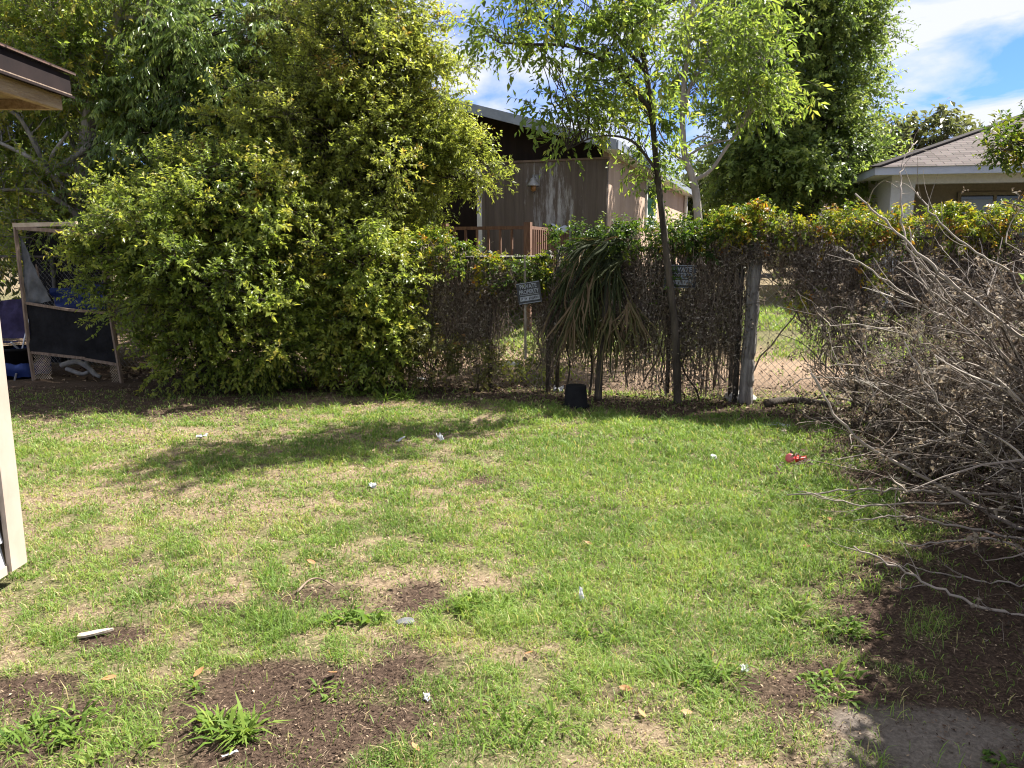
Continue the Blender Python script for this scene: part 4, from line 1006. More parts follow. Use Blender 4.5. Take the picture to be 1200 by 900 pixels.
vine('dark-topped brown vine smothering the gate and the palm', 640, 862, .24, 6, 560, 17000, lambda p: .35 if p < 735 else .05,
     green=[(680, 275, 40, 14, 12), (740, 275, 45, 12, 14), (790, 330, 12, 10, 2), (800, 275, 34, 14, 10)])
vine('yellow-topped vine bulging over the wooden post, hanging short', 842, 1004, .58, 7, 330, 10500, lambda p: .15 if p < 872 else (1.5 if p < 908 else (1.15 if p < 942 else (.75 if p < 962 else .3))),
     green=[(880, 262, 40, 18, 18), (930, 330, 20, 20, 2)])
vine('yellow-green vine along the fence top behind the dead brush', 998, 1270, .60, 7, 320, 8000, lambda p: .3 if p < 1040 else .7,
     green=[(1020, 330, 24, 40, 5), (1140, 275, 40, 14, 10)])

# ---- palm hanging over the gate
pb = G(705, 476); pb[1] = FENCE(pb[0]) - .35; pb[2] = gz(pb[0], pb[1])
PALM = thing('palm', 'dark drooping fan palm crushed against the left side of the gate', 'palm', pb)
def frond(hub, axis, n, L_, W_, spread, droop, tint, stalk_from):
    m = MB()
    ax = norm(np.asarray(axis, float)); sd = norm(np.cross(ax, (0.2, -.9, .3))); K = 8
    for i in range(n):
        a = (i / (n - 1) - .5) * 2 * spread
        d = ax * math.cos(a) + sd * math.sin(a) + rng.normal(0, .15, 3)
        ln = L_ * (1 - .28 * abs(i / (n - 1) - .5) * 2) * rng.uniform(.5, 1.1)
        t = np.linspace(0, 1, K)
        pts = hub + d * (ln * t)[:, None]; pts[:, 2] -= droop * ln * t ** 2.2 * rng.uniform(.3, 2.2); pts[:, 2] = np.maximum(pts[:, 2], .03)
        pts += norm(np.cross(d, (0, 0, 1)))[None] * (rng.normal(0, .10) * t ** 2)[:, None] + rng.normal(0, .006, (K, 3))
        w = W_ * rng.uniform(.6, 1.3) * np.sin(np.clip(t * .9 + .12, 0, 1) * PI) ** .7 * .5 + .001
        tg = norm(np.gradient(pts, axis=0)); bn = norm(np.cross(tg, norm(FN + rng.normal(0, .35, 3))))
        up = np.cross(bn, tg)
        V = np.stack([pts - bn * w[:, None], pts + up * (w * .35)[:, None], pts + bn * w[:, None]], 1).reshape(-1, 3)
        ii = np.arange(K * 3).reshape(K, 3)
        F = np.concatenate([np.stack([ii[:-1, c], ii[:-1, c + 1], ii[1:, c + 1], ii[1:, c]], -1) for c in (0, 1)])
        m.add(V, F, np.clip(tint + rng.normal(0, .16), 0, 1) if rng.random() > .13 else 1.0)
    st = curve_pts([stalk_from, (np.asarray(stalk_from) + hub) / 2 + (0, 0, .15), hub], 5); m.tubes(st[None], np.linspace(.012, .006, len(st))[None], 5, [tint])
    return m
def pp3(px, py, off): 
    X = FX(px); return P(px, py, FENCE(X) + FN[1] * off)
crownp = pp3(712, 330, .28)
for k in range(27):
    px, py = rng.uniform(664, 735), rng.uniform(278, 345)
    if k < 7: axis, L_, dr, ti = (-1, rng.uniform(-.3, 0), rng.uniform(-.45, .35)), rng.uniform(.45, .7), .6, .35; px = rng.uniform(690, 735); py = rng.uniform(272, 305)
    elif k < 17: axis, L_, dr, ti = (rng.uniform(-.5, .15), rng.uniform(-.3, 0), -1), rng.uniform(.5, .95), .1, rng.uniform(.2, .65)
    else: axis, L_, dr, ti = (rng.uniform(-.3, .3), -.3, -1), rng.uniform(.5, .8), .1, rng.uniform(.6, 1); py = rng.uniform(345, 378); px = rng.uniform(665, 755)
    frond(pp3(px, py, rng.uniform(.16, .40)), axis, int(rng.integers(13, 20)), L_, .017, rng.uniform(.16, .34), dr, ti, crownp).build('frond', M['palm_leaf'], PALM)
m = MB(); tk = curve_pts([pb, pb + (.02, .05, .4), crownp], 7); m.tube(tk, np.linspace(.045, .03, len(tk)), 10); m.build('trunk', M['bark'], PALM, smooth=True)

# dark woody stems at the gate foot
for (pts, r, lab) in (([(660, 470), (668, 430), (662, 395), (672, 360)], .012, 'thin dark vine stem rising beside the black pot'), ([(690, 470), (694, 430), (690, 390), (700, 350)], .016, 'dark woody stem between the black pot and the palm'),
                      ([(795, 455), (793, 410), (797, 370)], .035, 'thick dark stem under the gate bar behind the slender trunk'), ([(820, 462), (800, 430), (815, 405), (850, 395)], .012, 'curved dark vine stem at the right gate foot')):
    m = MB(); q = curve_pts([pp3(a, b_, .07) for a, b_ in pts], 6); q[0, 2] = 0; m.tube(q, np.linspace(r, r * .6, len(q)), 8)
    tag(m.build('woody_stem', M['bark'], origin=q[0], smooth=True), lab, 'stem', 'dark stems at the gate foot')

# ================================================================== signs
M['sign_black'] = surf('sign_black', (.020, .021, .024), (.05, .052, .056), 14, .5, bump=.05)
M['sign_white'] = surf('sign_white', (.20, .215, .24), (.34, .36, .39), 22, .6, bump=.05)
M['stake'] = surf('pale_stake', (.14, .115, .09), (.26, .22, .18), 8, .85, bump=.2)
def text_mesh(txt, size):
    cu = D.curves.new('t', 'FONT'); cu.body = txt; cu.size = size; cu.align_x = 'CENTER'; cu.offset = size * .02
    ob = D.objects.new('t', cu); C.objects.link(ob); bpy.context.view_layer.update()
    me = D.meshes.new_from_object(ob.evaluated_get(bpy.context.evaluated_depsgraph_get()))
    D.objects.remove(ob); V = np.array([v.co[:] for v in me.vertices]); F = [tuple(p.vertices) for p in me.polygons]
    D.meshes.remove(me); D.curves.remove(cu); return V, F
def sign(name, label, c, w, h, roll, yaw):
    e = thing(name, label, 'sign', c); e.rotation_euler = (0, roll, yaw)
    m = MB(); m.box(-w / 2, w / 2, -.003, .003, -h / 2, h / 2); lbuild(m, 'panel', 'sign_black', e)
    m = MB(); t = .006
    m.box(-w / 2 + .004, w / 2 - .004, -.0045, -.0032, h / 2 - .004 - t, h / 2 - .004); m.box(-w / 2 + .004, w / 2 - .004, -.0045, -.0032, -h / 2 + .004, -h / 2 + .004 + t)
    m.box(-w * .42, w * .42, -.0045, -.0032, -h * .095, -h * .075)
    m.box(-w * .42, w * .42, -.0045, -.0032, -h * .36, -h * .155)
    lbuild(m, 'white_band', 'sign_white', e)
    m = MB()
    for txt, zz, ww in (('PRIVATE', h * .22, .72), ('PROPERTY', -h * .03, .84)):
        V, F = text_mesh(txt, .1); k = w * ww / (V[:, 0].max() - V[:, 0].min())
        hh = V[:, 1].max() - V[:, 1].min(); kz = h * .2 / hh
        q = np.stack([V[:, 0] * k, np.full(len(V), -.0048), V[:, 1] * kz + zz], 1)
        b0 = m.n
        m.add(q, np.zeros((0, 3), int))
        for f in F: m.F.append(np.array([f]) + b0)
    lbuild(m, 'lettering', 'sign_white', e)
    m = MB(); x = -w * .37                             # worn, unreadable small print on the white band
    while x < w * .36:
        ww = rng.uniform(.004, .012)
        if rng.random() > .3: m.box(x, x + ww, -.0056, -.0047, -h * rng.uniform(.29, .34), -h * rng.uniform(.18, .23))
        x += ww + rng.uniform(.004, .009)
    lbuild(m, 'worn_print', 'sign_black', e)
    return e
X = FX(620); c = P(620, 343, FENCE(X) - .34)
sg = sign('warning_sign', 'tilted black and white private property sign on a thin stake, in the fence gap', c, .262, .235, math.radians(-9), math.radians(-8))
st = P(615, 300, c[1] + .03); sb = P(616, 395, c[1] + .03)
m = MB(); m.bar(sb - (0, 0, .25), st, .026, .014, (0, 1, 0)); o = m.build('stake', M['stake']); o.parent = sg
from mathutils import Matrix
o.matrix_parent_inverse = (Matrix.Translation(sg.location) @ sg.rotation_euler.to_matrix().to_4x4()).inverted()
X = FX(797); c = P(797, 324, FENCE(X) - .17)
sign('warning_sign', 'upright black private property sign hung on the gate, half behind the slender trunk', c, .33, .245, math.radians(1.5), math.radians(-14))

# ================================================================== wooden cage
M['cage_sun'] = surf('sunlit_cage_wood', (.36, .29, .20), (.52, .44, .33), 6, .85, bump=.3)  # lit copy of the cage wood, sunlight put into a paler colour
M['shade_cloth'] = surf('black_shade_cloth', (.005, .005, .006), (.014, .014, .016), 7, 1, bump=.5, bdist=.02)
M['grey_net'] = surf('grey_net', (.07, .075, .08), (.13, .135, .14), 8, .9, bump=.4)
M['blue_tarp'] = surf('blue_tarp', (.007, .016, .08), (.018, .038, .15), 5, .6, bump=.4, spec=.25)
cy0, cy1 = 9.75, 9.45
A = lambda px, py, k=0.0: P(px, py, cy0 + (cy1 - cy0) * (px - 18) / 130 + k)
cb = A(40, 440); cb[2] = gz(cb[0], cb[1])
CG = thing('wooden_cage', 'rickety wooden cage frame with black cloth front and chicken wire, under the wide shrub', 'cage', cb)
def bars(name, lst, mat='cage_wood', w=.05):
    for a, b_ in lst:
        m = MB(); m.bar(a, b_, w, w * .8, (0, 1, 0)); m.build(name, M[mat], CG)
def bent(pts, r=.026): 
    m = MB(); q = curve_pts(pts, 5); m.tubes(q[None], np.full((1, len(q)), r), 5); m.build('post', M['cage_wood'], CG)
bent([A(18, 266), A(23, 310), A(29, 360), A(34, 405), A(40, 446)])
bent([A(120, 300), A(127, 352), A(134, 395), A(143, 449)])
bent([A(166, 300, .1), A(172, 360, .1), A(176, 400, .1), A(181, 446, .1)], .018)
bars('rail', [(A(30, 355), A(80, 363)), (A(80, 363), A(130, 367)), (A(37, 413), A(100, 420)), (A(100, 421), A(142, 428))], w=.032)
bars('top_board', [(A(16, 264), A(90, 262))], 'cage_sun', .05)
bars('top_board', [(A(20, 267), A(125, 275)), (A(17, 263), A(40, 268, 1.3)), (A(120, 275), A(125, 280, 1.3)), (A(40, 268, 1.3), A(125, 280, 1.3))], w=.045)
bars('rear_post', [(A(42, 268, 1.3), A(52, 432, 1.3)), (A(125, 280, 1.3), A(138, 432, 1.3))], w=.05)
bars('rear_rail', [(A(46, 350, 1.3), A(130, 355, 1.3))], w=.04)
def sheet(corners, nu, nv, amp, name, mat, parent=None, seed=1, origin=None, kids=True, thick=.003):
    a, b_, c, d = (np.asarray(q, float) for q in corners)           # around the sheet
    u, v = np.meshgrid(np.linspace(0, 1, nu), np.linspace(0, 1, nv)); u = u.ravel()[:, None]; v = v.ravel()[:, None]
    p_ = a * (1 - u) * (1 - v) + b_ * u * (1 - v) + c * u * v + d * (1 - u) * v
    n_ = norm(np.cross(b_ - a, d - a))
    w_ = (vnoise(np.c_[u * 5, v * 5], seed) - .5) * amp * 2 + (vnoise(np.c_[u * 14, v * 11], seed + 1) - .5) * amp
    q = p_ + n_ * w_[:, None]
    ii = np.arange(nu * nv).reshape(nv, nu); F = np.stack([ii[:-1, :-1], ii[:-1, 1:], ii[1:, 1:], ii[1:, :-1]], -1).reshape(-1, 4)
    m = MB(); m.add(q, F); m.add(q - n_ * thick, F[:, ::-1])
    return m.build(name, M[mat], parent, origin, smooth=True)
sheet((A(37, 412, .02), A(139, 427, .02), A(129, 368, .02), A(31, 357, .02)), 20, 14, .025, 'cloth_panel', 'shade_cloth', CG)
sheet((A(22, 274, .03), A(60, 352, .06), A(40, 358, .04), A(31, 357, .02)), 14, 14, .03, 'net_panel', 'grey_net', CG, 5)
sheet((A(30, 270, 1.28), A(124, 285, 1.28), A(134, 425, 1.28), A(50, 425, 1.28)), 12, 12, .03, 'rear_cloth', 'shade_cloth', CG, 7)
m = MB(); S = []                                       # chicken wire at the two bottom corners
for (x0, x1, y0, y1) in ((38, 60, 414, 444), (128, 143, 428, 448)):
    a = A(x0, y0); b_ = A(x1, y0); d = A(x0 + 2, y1); W_ = np.linalg.norm(b_ - a); H_ = np.linalg.norm(d - a); eu = (b_ - a) / W_; ev = (d - a) / H_
    for sgn in (1, -1):
        for s0 in np.arange(-H_, W_ + H_, .034):
            tt = np.linspace(0, 1, 13); uu_ = s0 + sgn * H_ * tt; ok = (uu_ >= 0) & (uu_ <= W_)
            if ok.sum() < 2: continue
            uu_ = np.clip(uu_, uu_[ok].min(), uu_[ok].max()); vv_ = np.clip(tt, tt[ok].min(), tt[ok].max()) * H_
            S.append(a + eu * uu_[:, None] + ev * vv_[:, None])
m.tubes(np.array(S), .0017, 3); m.build('chicken_wire', M['cage_sun'], CG)
# things in and around the cage
sheet((A(62, 338, .75), A(128, 330, .8), A(126, 362, .7), A(64, 366, .7)), 16, 14, .08, 'blue_tarp', 'blue_tarp', None, 9, origin=A(95, 366, .7))
tag(D.objects['blue_tarp'], 'blue tarp bundled inside the cage behind the middle rail', 'tarp')
m = MB(); u, v = np.meshgrid(np.linspace(0, 2 * PI, 30, endpoint=False), np.linspace(0, 1, 10)); c = A(17, 447, .1)
rr = .40 * np.sqrt(1 - v.ravel() ** 1.6 * .98) * (.8 + .4 * vnoise(np.c_[np.cos(u.ravel()) * 2.5 + 4, np.sin(u.ravel()) * 2.5 + 4, v.ravel() * 3], 3))
q = np.c_[c[0] + rr * np.cos(u.ravel()) * .8, c[1] + .2 + rr * np.sin(u.ravel()) * .8, .0 + v.ravel() * .36 + .05 * vnoise(np.c_[np.cos(u.ravel()) * 4 + 5, np.sin(u.ravel()) * 4 + 5], 5)]
ii = np.arange(300).reshape(10, 30); nx = np.roll(ii, -1, 1); m.add(q, np.stack([ii[:-1], nx[:-1], nx[1:], ii[1:]], -1).reshape(-1, 4)); m.F.append(ii[-1:, :].astype(int))
tag(m.build('crumpled_tarp', M['blue_tarp'], origin=(c[0], c[1] + .2, 0), smooth=True), 'crumpled blue tarp heaped on the ground at the left foot of the cage', 'tarp')
M['purple'] = surf('purple_fabric', (.020, .015, .045), (.040, .030, .085), 10, .8, bump=.2)
M['chrome'] = surf('pale_tube', (.40, .40, .42), (.55, .55, .57), 8, .35, metallic=.6, bump=0)
M['black_plastic'] = surf('black_plastic', (.006, .006, .007), (.012, .012, .013), 9, .8, bump=.06, spec=.12)
cc = P(15, 398, 10.15); cc[2] = gz(cc[0], cc[1])
CH = thing('folding_chair', 'purple folding camp chair standing between the white house and the cage', 'chair', cc)
h = lambda x, y, z: cc + np.array([x, y, z])
sheet((h(-.22, .0, .5), h(.22, .0, .5), h(.26, .12, 1.02), h(-.20, .12, 1.0)), 13, 9, .05, 'backrest', 'purple', CH, 3)
sheet((h(-.24, -.42, .5), h(.24, -.42, .5), h(.22, .0, .47), h(-.22, .0, .47)), 9, 9, .012, 'seat', 'purple', CH, 4)
for (a, b_) in ((h(-.25, -.44, 0), h(-.21, .13, 1.03)), (h(.25, -.44, 0), h(.27, .13, 1.05)), (h(-.25, .2, 0), h(-.25, -.42, .5)), (h(.25, .2, 0), h(.25, -.42, .5))):
    m = MB(); m.tube([a, (a + b_) / 2, b_], .013, 8); m.build('leg', M['chrome'], CH, smooth=True)
cc2 = P(20, 430, 9.95)
m = MB(); c = np.array([cc2[0] + .02, 10.0, gz(cc2[0], 10.0)])
m.lathe(c, [(0, .01), (.20, .01), (.215, .0), (.245, .36), (.265, .36), (.265, .40), (.24, .40), (.21, .03), (0, .03)], 28)
tag(m.build('black_tub', M['black_plastic'], origin=c, smooth=True), 'black plastic tub between the purple chair and the crumpled tarp', 'tub')
M['grey_cloth2'] = surf('grey_rag', (.13, .125, .115), (.25, .24, .22), 9, .95, bump=.4)
for (pts, r, lab, nm) in (([(72, 428), (90, 424), (105, 432), (112, 440)], .035, 'bent grey pipe lying under the cage cloth', 'bent_pipe'), ([(100, 424), (108, 436), (118, 442)], .03, 'short grey stick leaning under the cage cloth', 'stick'), ([(78, 432), (95, 438), (104, 436)], .03, 'grey branch lying at the cage bottom', 'branch')):
    m = MB(); q = curve_pts([A(a, b_, .15) for a, b_ in pts], 6); q[:, 2] = np.maximum(q[:, 2], .03); m.tube(q, np.linspace(r, r * .8, len(q)), 8)
    tag(m.build(nm, M['grey_cloth2'], origin=q[0], smooth=True), lab, nm.split('_')[-1])

# ================================================================== small things on the lawn
M['white_paper'] = leaf_mat('white_paper', [(0, (.36, .37, .38)), (1, (.55, .56, .57))], .15, .7, .2, (1, 1, 1))
M['bone_wood'] = surf('bleached_wood', (.30, .245, .185), (.50, .43, .34), 9, .85, (1, 6, 6), bump=.3)
M['silver'] = surf('crushed_aluminium', (.45, .46, .48), (.62, .63, .66), 12, .3, metallic=.8, bump=.2)
M['red_plastic'] = surf('red_plastic', (.50, .028, .018), (.62, .05, .03), 12, .35, bump=.1, spec=.5)
M['pink_plastic'] = surf('pink_plastic', (.58, .10, .12), (.68, .17, .18), 12, .4, bump=.05)
M['lavender'] = surf('lavender_plastic', (.30, .30, .46), (.44, .44, .60), 9, .5, bump=.1)
def scrap(px, py, w, l, h, name, label, cat, mat='white_paper', up=.3, seed=1, rot=0, group=None, z=.009):
    c = G(px, py); c[2] = gz(c[0], c[1]) + z
    nu, nv = 9, 11
    u, v = np.meshgrid(np.linspace(-1, 1, nu), np.linspace(-1, 1, nv)); u, v = u.ravel(), v.ravel()
    nz = vnoise(np.c_[u * 1.8 + 7, v * 1.8 + 9], seed); n2 = vnoise(np.c_[u * 1.8 + 17, v * 1.8 + 3], seed + 3)
    edge = 1 - .35 * np.maximum(0, vnoise(np.c_[u * 2 + 3, v * 2 + 5], seed + 6) - .3)
    x = u * w / 2 * edge; y = v * l / 2 * edge; zz = (nz - .3) * h * 1.6 + (v + 1) * up * l / 2
    x, y = x * math.cos(rot) - y * math.sin(rot), x * math.sin(rot) + y * math.cos(rot)
    q = np.c_[x + (n2 - .5) * w * .3, y, zz] + c
    ii = np.arange(nu * nv).reshape(nv, nu); F = np.stack([ii[:-1, :-1], ii[:-1, 1:], ii[1:, 1:], ii[1:, :-1]], -1).reshape(-1, 4)
    m = MB(); m.add(q, F); m.add(q - [0, 0, .0015], F[:, ::-1])
    return tag(m.build(name, M[mat], origin=c, smooth=True), label, cat, group)
scrap(516, 514, .05, .07, .04, 'paper_scrap', 'torn white paper standing up at the edge of the big lawn shadow', 'paper', up=.5, seed=3, rot=.6)
scrap(681, 706, .022, .038, .012, 'feather', 'small white feather upright in the middle of the lawn', 'feather', up=1.6, seed=5, rot=.1)
scrap(655, 459, .12, .09, .06, 'plastic_bag', 'white crumpled plastic bag left of the black pot', 'bag', up=.3, seed=8)
scrap(500, 822, .028, .03, .012, 'paper_scrap', 'tiny white paper flake at the bottom centre of the lawn', 'paper', seed=11)
scrap(436, 574, .06, .04, .02, 'paper_scrap', 'small pale scrap on the dry lawn left of centre', 'paper', seed=13)
scrap(836, 540, .05, .05, .02, 'paper_scrap', 'small whitish scrap in the lush grass right of centre', 'paper', seed=15)
scrap(237, 513, .09, .05, .03, 'paper_scrap', 'pale grey scrap on the dry far-left lawn', 'paper', seed=17)
scrap(470, 516, .03, .12, .01, 'dry_blade', 'pale flat dry leaf lying in the big lawn shadow', 'leaf', seed=19, up=.2, rot=-.6)
scrap(910, 497, .26, .14, .03, 'paper_plate', 'flat white board lying where the lawn meets the fence shade', 'board', up=.05, seed=21)
scrap(270, 884, .012, .055, .004, 'wood_chip', 'thin white sliver on the dark mulch', 'chip', seed=23, rot=-1.1, mat='white_paper', up=.1)
scrap(1097, 483, .17, .15, .04, 'plastic_carton', 'lavender plastic carton caught inside the dead brush', 'carton', 'lavender', up=.8, seed=25, z=.12)
scrap(872, 788, .03, .03, .01, 'paper_scrap', 'tiny white flake beside the grass tuft in the front right', 'paper', seed=27)
scrap(600, 394, .26, .12, .05, 'plastic_bag', 'white plastic sheet on the neighbour ground below the tilted sign', 'bag', up=.2, seed=29, z=.35)
D.objects['plastic_bag.001'].location = tuple(np.array([P(600, 396, 10.2)[0], 10.2, gz(0.0, 10.2) + .05]))
# bleached wood sliver
c = G(112, 742); c[2] = gz(c[0], c[1]) + .012
m = MB(); e1 = np.array([.93, .36, .05]); e2 = np.array([-.36, .93, 0]); L_ = .125
prof = [(-1, -.10, .15), (-.55, -.16, .13), (0, -.13, .14), (.5, -.09, .10), (1, -.01, .03)]
V = []
for (t, lo, hi) in prof:
    for zz in (0, .010):
        V += [c + e1 * t * L_ * .55 + e2 * lo * L_ + (0, 0, zz), c + e1 * t * L_ * .55 + e2 * hi * L_ + (0, 0, zz)]
ii = np.arange(20).reshape(5, 4); F = []
for k in range(4):
    a, b_ = ii[k], ii[k + 1]; F += [(a[0], b_[0], b_[1], a[1]), (a[2], a[3], b_[3], b_[2]), (a[0], a[2], b_[2], b_[0]), (a[1], b_[1], b_[3], a[3])]
F += [(0, 1, 3, 2), (16, 18, 19, 17)]
m.add(V, F); tag(m.build('wood_sliver', M['bone_wood'], origin=c), 'bleached pale wood splinter in the grass at the left', 'wood')
# crushed can under the shrub
c = G(335, 437, .05); m = MB()
prof = np.array([(0, -.075), (.032, -.075), (.037, -.06), (.036, -.02), (.027, .0), (.036, .03), (.037, .06), (.03, .075), (0, .074)])
ang = np.arange(16) * 2 * PI / 16; ax = np.array([.85, .3, .42]); ax = ax / np.linalg.norm(ax); sx_ = norm(np.cross(ax, (0, 0, 1.0))); sy_ = np.cross(ax, sx_)
q = np.stack([c + ax * zz * 1.5 + (sx_ * math.cos(a) * 1.4 + sy_ * math.sin(a) * .9) * r * 1.5 for r, zz in prof for a in ang]); ii = np.arange(len(prof) * 16).reshape(len(prof), 16); nx = np.roll(ii, -1, 1)
m.add(q, np.stack([ii[:-1], nx[:-1], nx[1:], ii[1:]], -1).reshape(-1, 4)); tag(m.build('crushed_can', M['silver'], origin=c, smooth=True), 'crushed silver can lying under the wide shrub', 'can')
rubble(G(432, 437), .10, 'bone_wood', 'stone', 'pale rounded stone in the shade under the round shrub', 'stone', .5, 9)
rubble(G(492, 446), .05, 'white_paint', 'stone', 'small white stone in the shade at the hedge foot', 'stone', .6, 12)
# black pot, upturned
c = G(676, 478); c[1] += .13; c[2] = gz(c[0], c[1]) - .01
PT = thing('plant_pot', 'black plastic nursery pot upturned at the foot of the palm', 'pot', c)
m = MB(); m.lathe(c, [(.125, .0), (.138, .0), (.138, .035), (.126, .037), (.108, .235), (.100, .243), (.02, .238), (0, .238)], 32); m.build('body', M['black_plastic'], PT, smooth=True)
m = MB(); m.lathe(c, [(.1385, .002), (.143, .004), (.143, .032), (.1385, .034)], 32); m.build('rim', M['black_plastic'], PT, smooth=True)
# red toy: pink disc and crumpled red wrapper
c = G(930, 549); c[2] = gz(c[0], c[1])
RT = thing('red_toy', 'broken bright red plastic toy with a pink disc in the grass by the brush', 'toy', c)
m = MB(); k = c + (-.035, 0, .055); a_ = norm(np.array([-.75, -.6, .25])); s1 = norm(np.cross(a_, (0, 0, 1.0))); s2 = np.cross(a_, s1)
ang = np.arange(20) * 2 * PI / 20; R_ = [(0, .010), (.026, .010), (.035, .003), (.035, -.009), (.024, -.012), (0, -.012)]
q = np.stack([k + a_ * z_ + (s1 * math.cos(t) + s2 * math.sin(t)) * r_ for r_, z_ in R_ for t in ang]); ii = np.arange(120).reshape(6, 20); nx = np.roll(ii, -1, 1)
m.add(q, np.stack([ii[:-1], nx[:-1], nx[1:], ii[1:]], -1).reshape(-1, 4)); m.build('disc', M['pink_plastic'], RT, smooth=True)
m = MB()
for j in range(8):
    d = runit(1)[0] * [1, .6, .5]; a = c + (.03, .01, .035) + runit(1)[0] * .015; b_ = a + d * .06 + (.02, 0, .01)
    m.bar(a, b_, rng.uniform(.025, .045), .010, runit(1)[0])
m.build('body', M['red_plastic'], RT)
# fallen leaves lying singly
lv = MB(); K = 7; t = np.linspace(0, 1, K); w_ = .24 * np.sin(PI * np.clip(t, .02, .98)) ** .8
V = []
for a, b_ in zip(t, w_): V += [(-b_, a - .5, .10 * b_ + .15 * (a - .5) ** 2), (0, a - .5, .22 * (a - .5) ** 2), (b_, a - .5, .22 * b_ + .15 * (a - .5) ** 2)]
ii = np.arange(K * 3).reshape(K, 3); lv.add(V, np.concatenate([np.stack([ii[:-1, k], ii[:-1, k + 1], ii[1:, k + 1], ii[1:, k]], -1) for k in (0, 1)]))
leaf0 = None
for (px, py, s_, lab) in ((128, 796, .055, 'orange-brown fallen leaf at the top left edge of the mulch'), (233, 789, .05, 'bright orange fallen leaf at the top edge of the mulch'), (390, 797, .06, 'orange fallen leaf right of the mulch, beside the weed sprig'), (487, 889, .045, 'orange fallen leaf at the very bottom of the lawn'),
                          (752, 846, .05, 'orange fallen leaf in the front grass right of centre'), (733, 816, .05, 'tan fallen leaf beside the tall thin tuft'), (804, 842, .045, 'brown fallen leaf near the bottom right tufts'), (462, 688, .045, 'pale tan fallen leaf right of the upper mulch'),
                          (972, 613, .05, 'brown fallen leaf under the low dead branches'), (690, 640, .05, 'tan fallen leaf in the mid lawn above the feather'), (885, 700, .05, 'tan fallen leaf in the right lawn'), (620, 770, .045, 'rust fallen leaf in the lower middle lawn'), (365, 660, .05, 'tan fallen leaf above the upper mulch'), (1105, 875, .055, 'brown fallen leaf on the shaded bare sand'), (945, 645, .05, 'tan fallen leaf between the lawn and the shaded soil')):
    c = G(px, py); c[2] = gz(c[0], c[1]) + .022
    if leaf0 is None:
        o = leaf0 = lv.build('fallen_leaf', M['orange_leaf'])
    else:
        o = leaf0.copy(); C.objects.link(o)
    o.location = c; o.scale = (s_,) * 3; o.rotation_euler = (random.uniform(-.5, .5), random.uniform(-.5, .5), random.uniform(0, 6.28))
    tag(o, lab, 'leaf', 'single fallen leaves on the lawn')

# ================================================================== dead brush on the right
def arcs(st, d, ln, K, bendv, jit):
    """curved stems: starts, directions, lengths -> (N,K,3)"""
    N_ = len(st); out = np.zeros((N_, K, 3)); out[:, 0] = st; d = norm(d)
    for k in range(1, K):
        d = norm(d + bendv / (K - 1) + rng.normal(0, jit, (N_, 3)))
        out[:, k] = out[:, k - 1] + d * (ln / (K - 1))[:, None]
    return out
def dead_shrub(label, base, n, ht, lean, spread=.45, r=.0088, leafy=1.0, seed=1, rootr=.22, sub=8, tone=.5):
    base = np.asarray(base, float); base[2] = gz(base[0], base[1])
    e = thing('dead_shrub', label, 'shrub', base, 'dead leafless shrubs at the right')
    m = MB(); lf = MB()
    a = rng.uniform(0, 2 * PI, n); rr = rootr * np.sqrt(rng.random(n))
    st = base + np.c_[rr * np.cos(a), rr * np.sin(a), np.full(n, -.02)]
    d = np.array([0, 0, 1.15]) + np.asarray(lean) * rng.uniform(.1, 1.1, (n, 1)) + rng.normal(0, spread, (n, 3)) * [1, 1, .3]
    d[:, 2] = np.maximum(d[:, 2], .15)
    ln = ht * rng.uniform(.55, 1.3, n)
    bend = np.asarray(lean) * .5 + np.array([0, 0, -.35]) + rng.normal(0, .35, (n, 3))
    K = 13; A_ = arcs(st, d, ln, K, bend, .115); A_[:, :, 2] = np.maximum(A_[:, :, 2], .01)
    R0 = r * rng.uniform(.55, 1.35, n)
    tone1 = np.clip(rng.normal(tone - .02, .27, n), 0, 1)
    m.tubes(A_, np.linspace(1, .3, K)[None] * R0[:, None], 5, tone1)
    T = norm(np.gradient(A_, axis=1))
    n2 = n * sub; i = np.repeat(np.arange(n), sub); j = rng.integers(2, K, n2)
    B = arcs(A_[i, j], T[i, j] * .8 + rng.normal(0, .6, (n2, 3)) + [0, 0, .15], ht * rng.uniform(.07, .25, n2), 6, rng.normal(0, .5, (n2, 3)) + [0, 0, -.1], .12)
    B[:, :, 2] = np.maximum(B[:, :, 2], .008)
    m.tubes(B, np.linspace(1, .35, 6)[None] * (R0[i] * .5)[:, None], 4, np.clip(tone1[i] + rng.normal(0, .1, n2), 0, 1))
    TB = norm(np.gradient(B, axis=1)); n3 = n2 * 2; i3 = np.repeat(np.arange(n2), 2); j3 = rng.integers(1, 6, n3)
    Ct = arcs(B[i3, j3], TB[i3, j3] * .6 + rng.normal(0, .8, (n3, 3)), rng.uniform(.05, .17, n3), 4, rng.normal(0, .6, (n3, 3)), .15)
    Ct[:, :, 2] = np.maximum(Ct[:, :, 2], .006)
    m.tubes(Ct, np.linspace(1, .4, 4)[None] * .0014, 3, np.clip(tone1[i[i3]] + rng.normal(0, .12, n3), 0, 1))
    m.build('stems', M['dead_stem'], e)
    k = rng.random(n3) < .8 * leafy; tips = Ct[k, -1]; q = int(8); N_ = len(tips) * q
    p_ = np.repeat(tips, q, 0) + rng.normal(0, .014, (N_, 3)); p_[:, 2] = np.maximum(p_[:, 2], .01)
    tl = np.clip(np.repeat(rng.normal(.42, .3, len(tips)), q) + rng.normal(0, .1, N_), 0, 1)
    lf.leaves(p_, rng.normal(size=(N_, 3)) + [0, 0, -.5], runit(N_), rng.uniform(.015, .042, N_), rng.uniform(.008, .022, N_), tl, .3, .3)
    lf.build('withered_leaves', M['dead_leaf'], e)
    return e
LN = (-.75, -.15, 0)
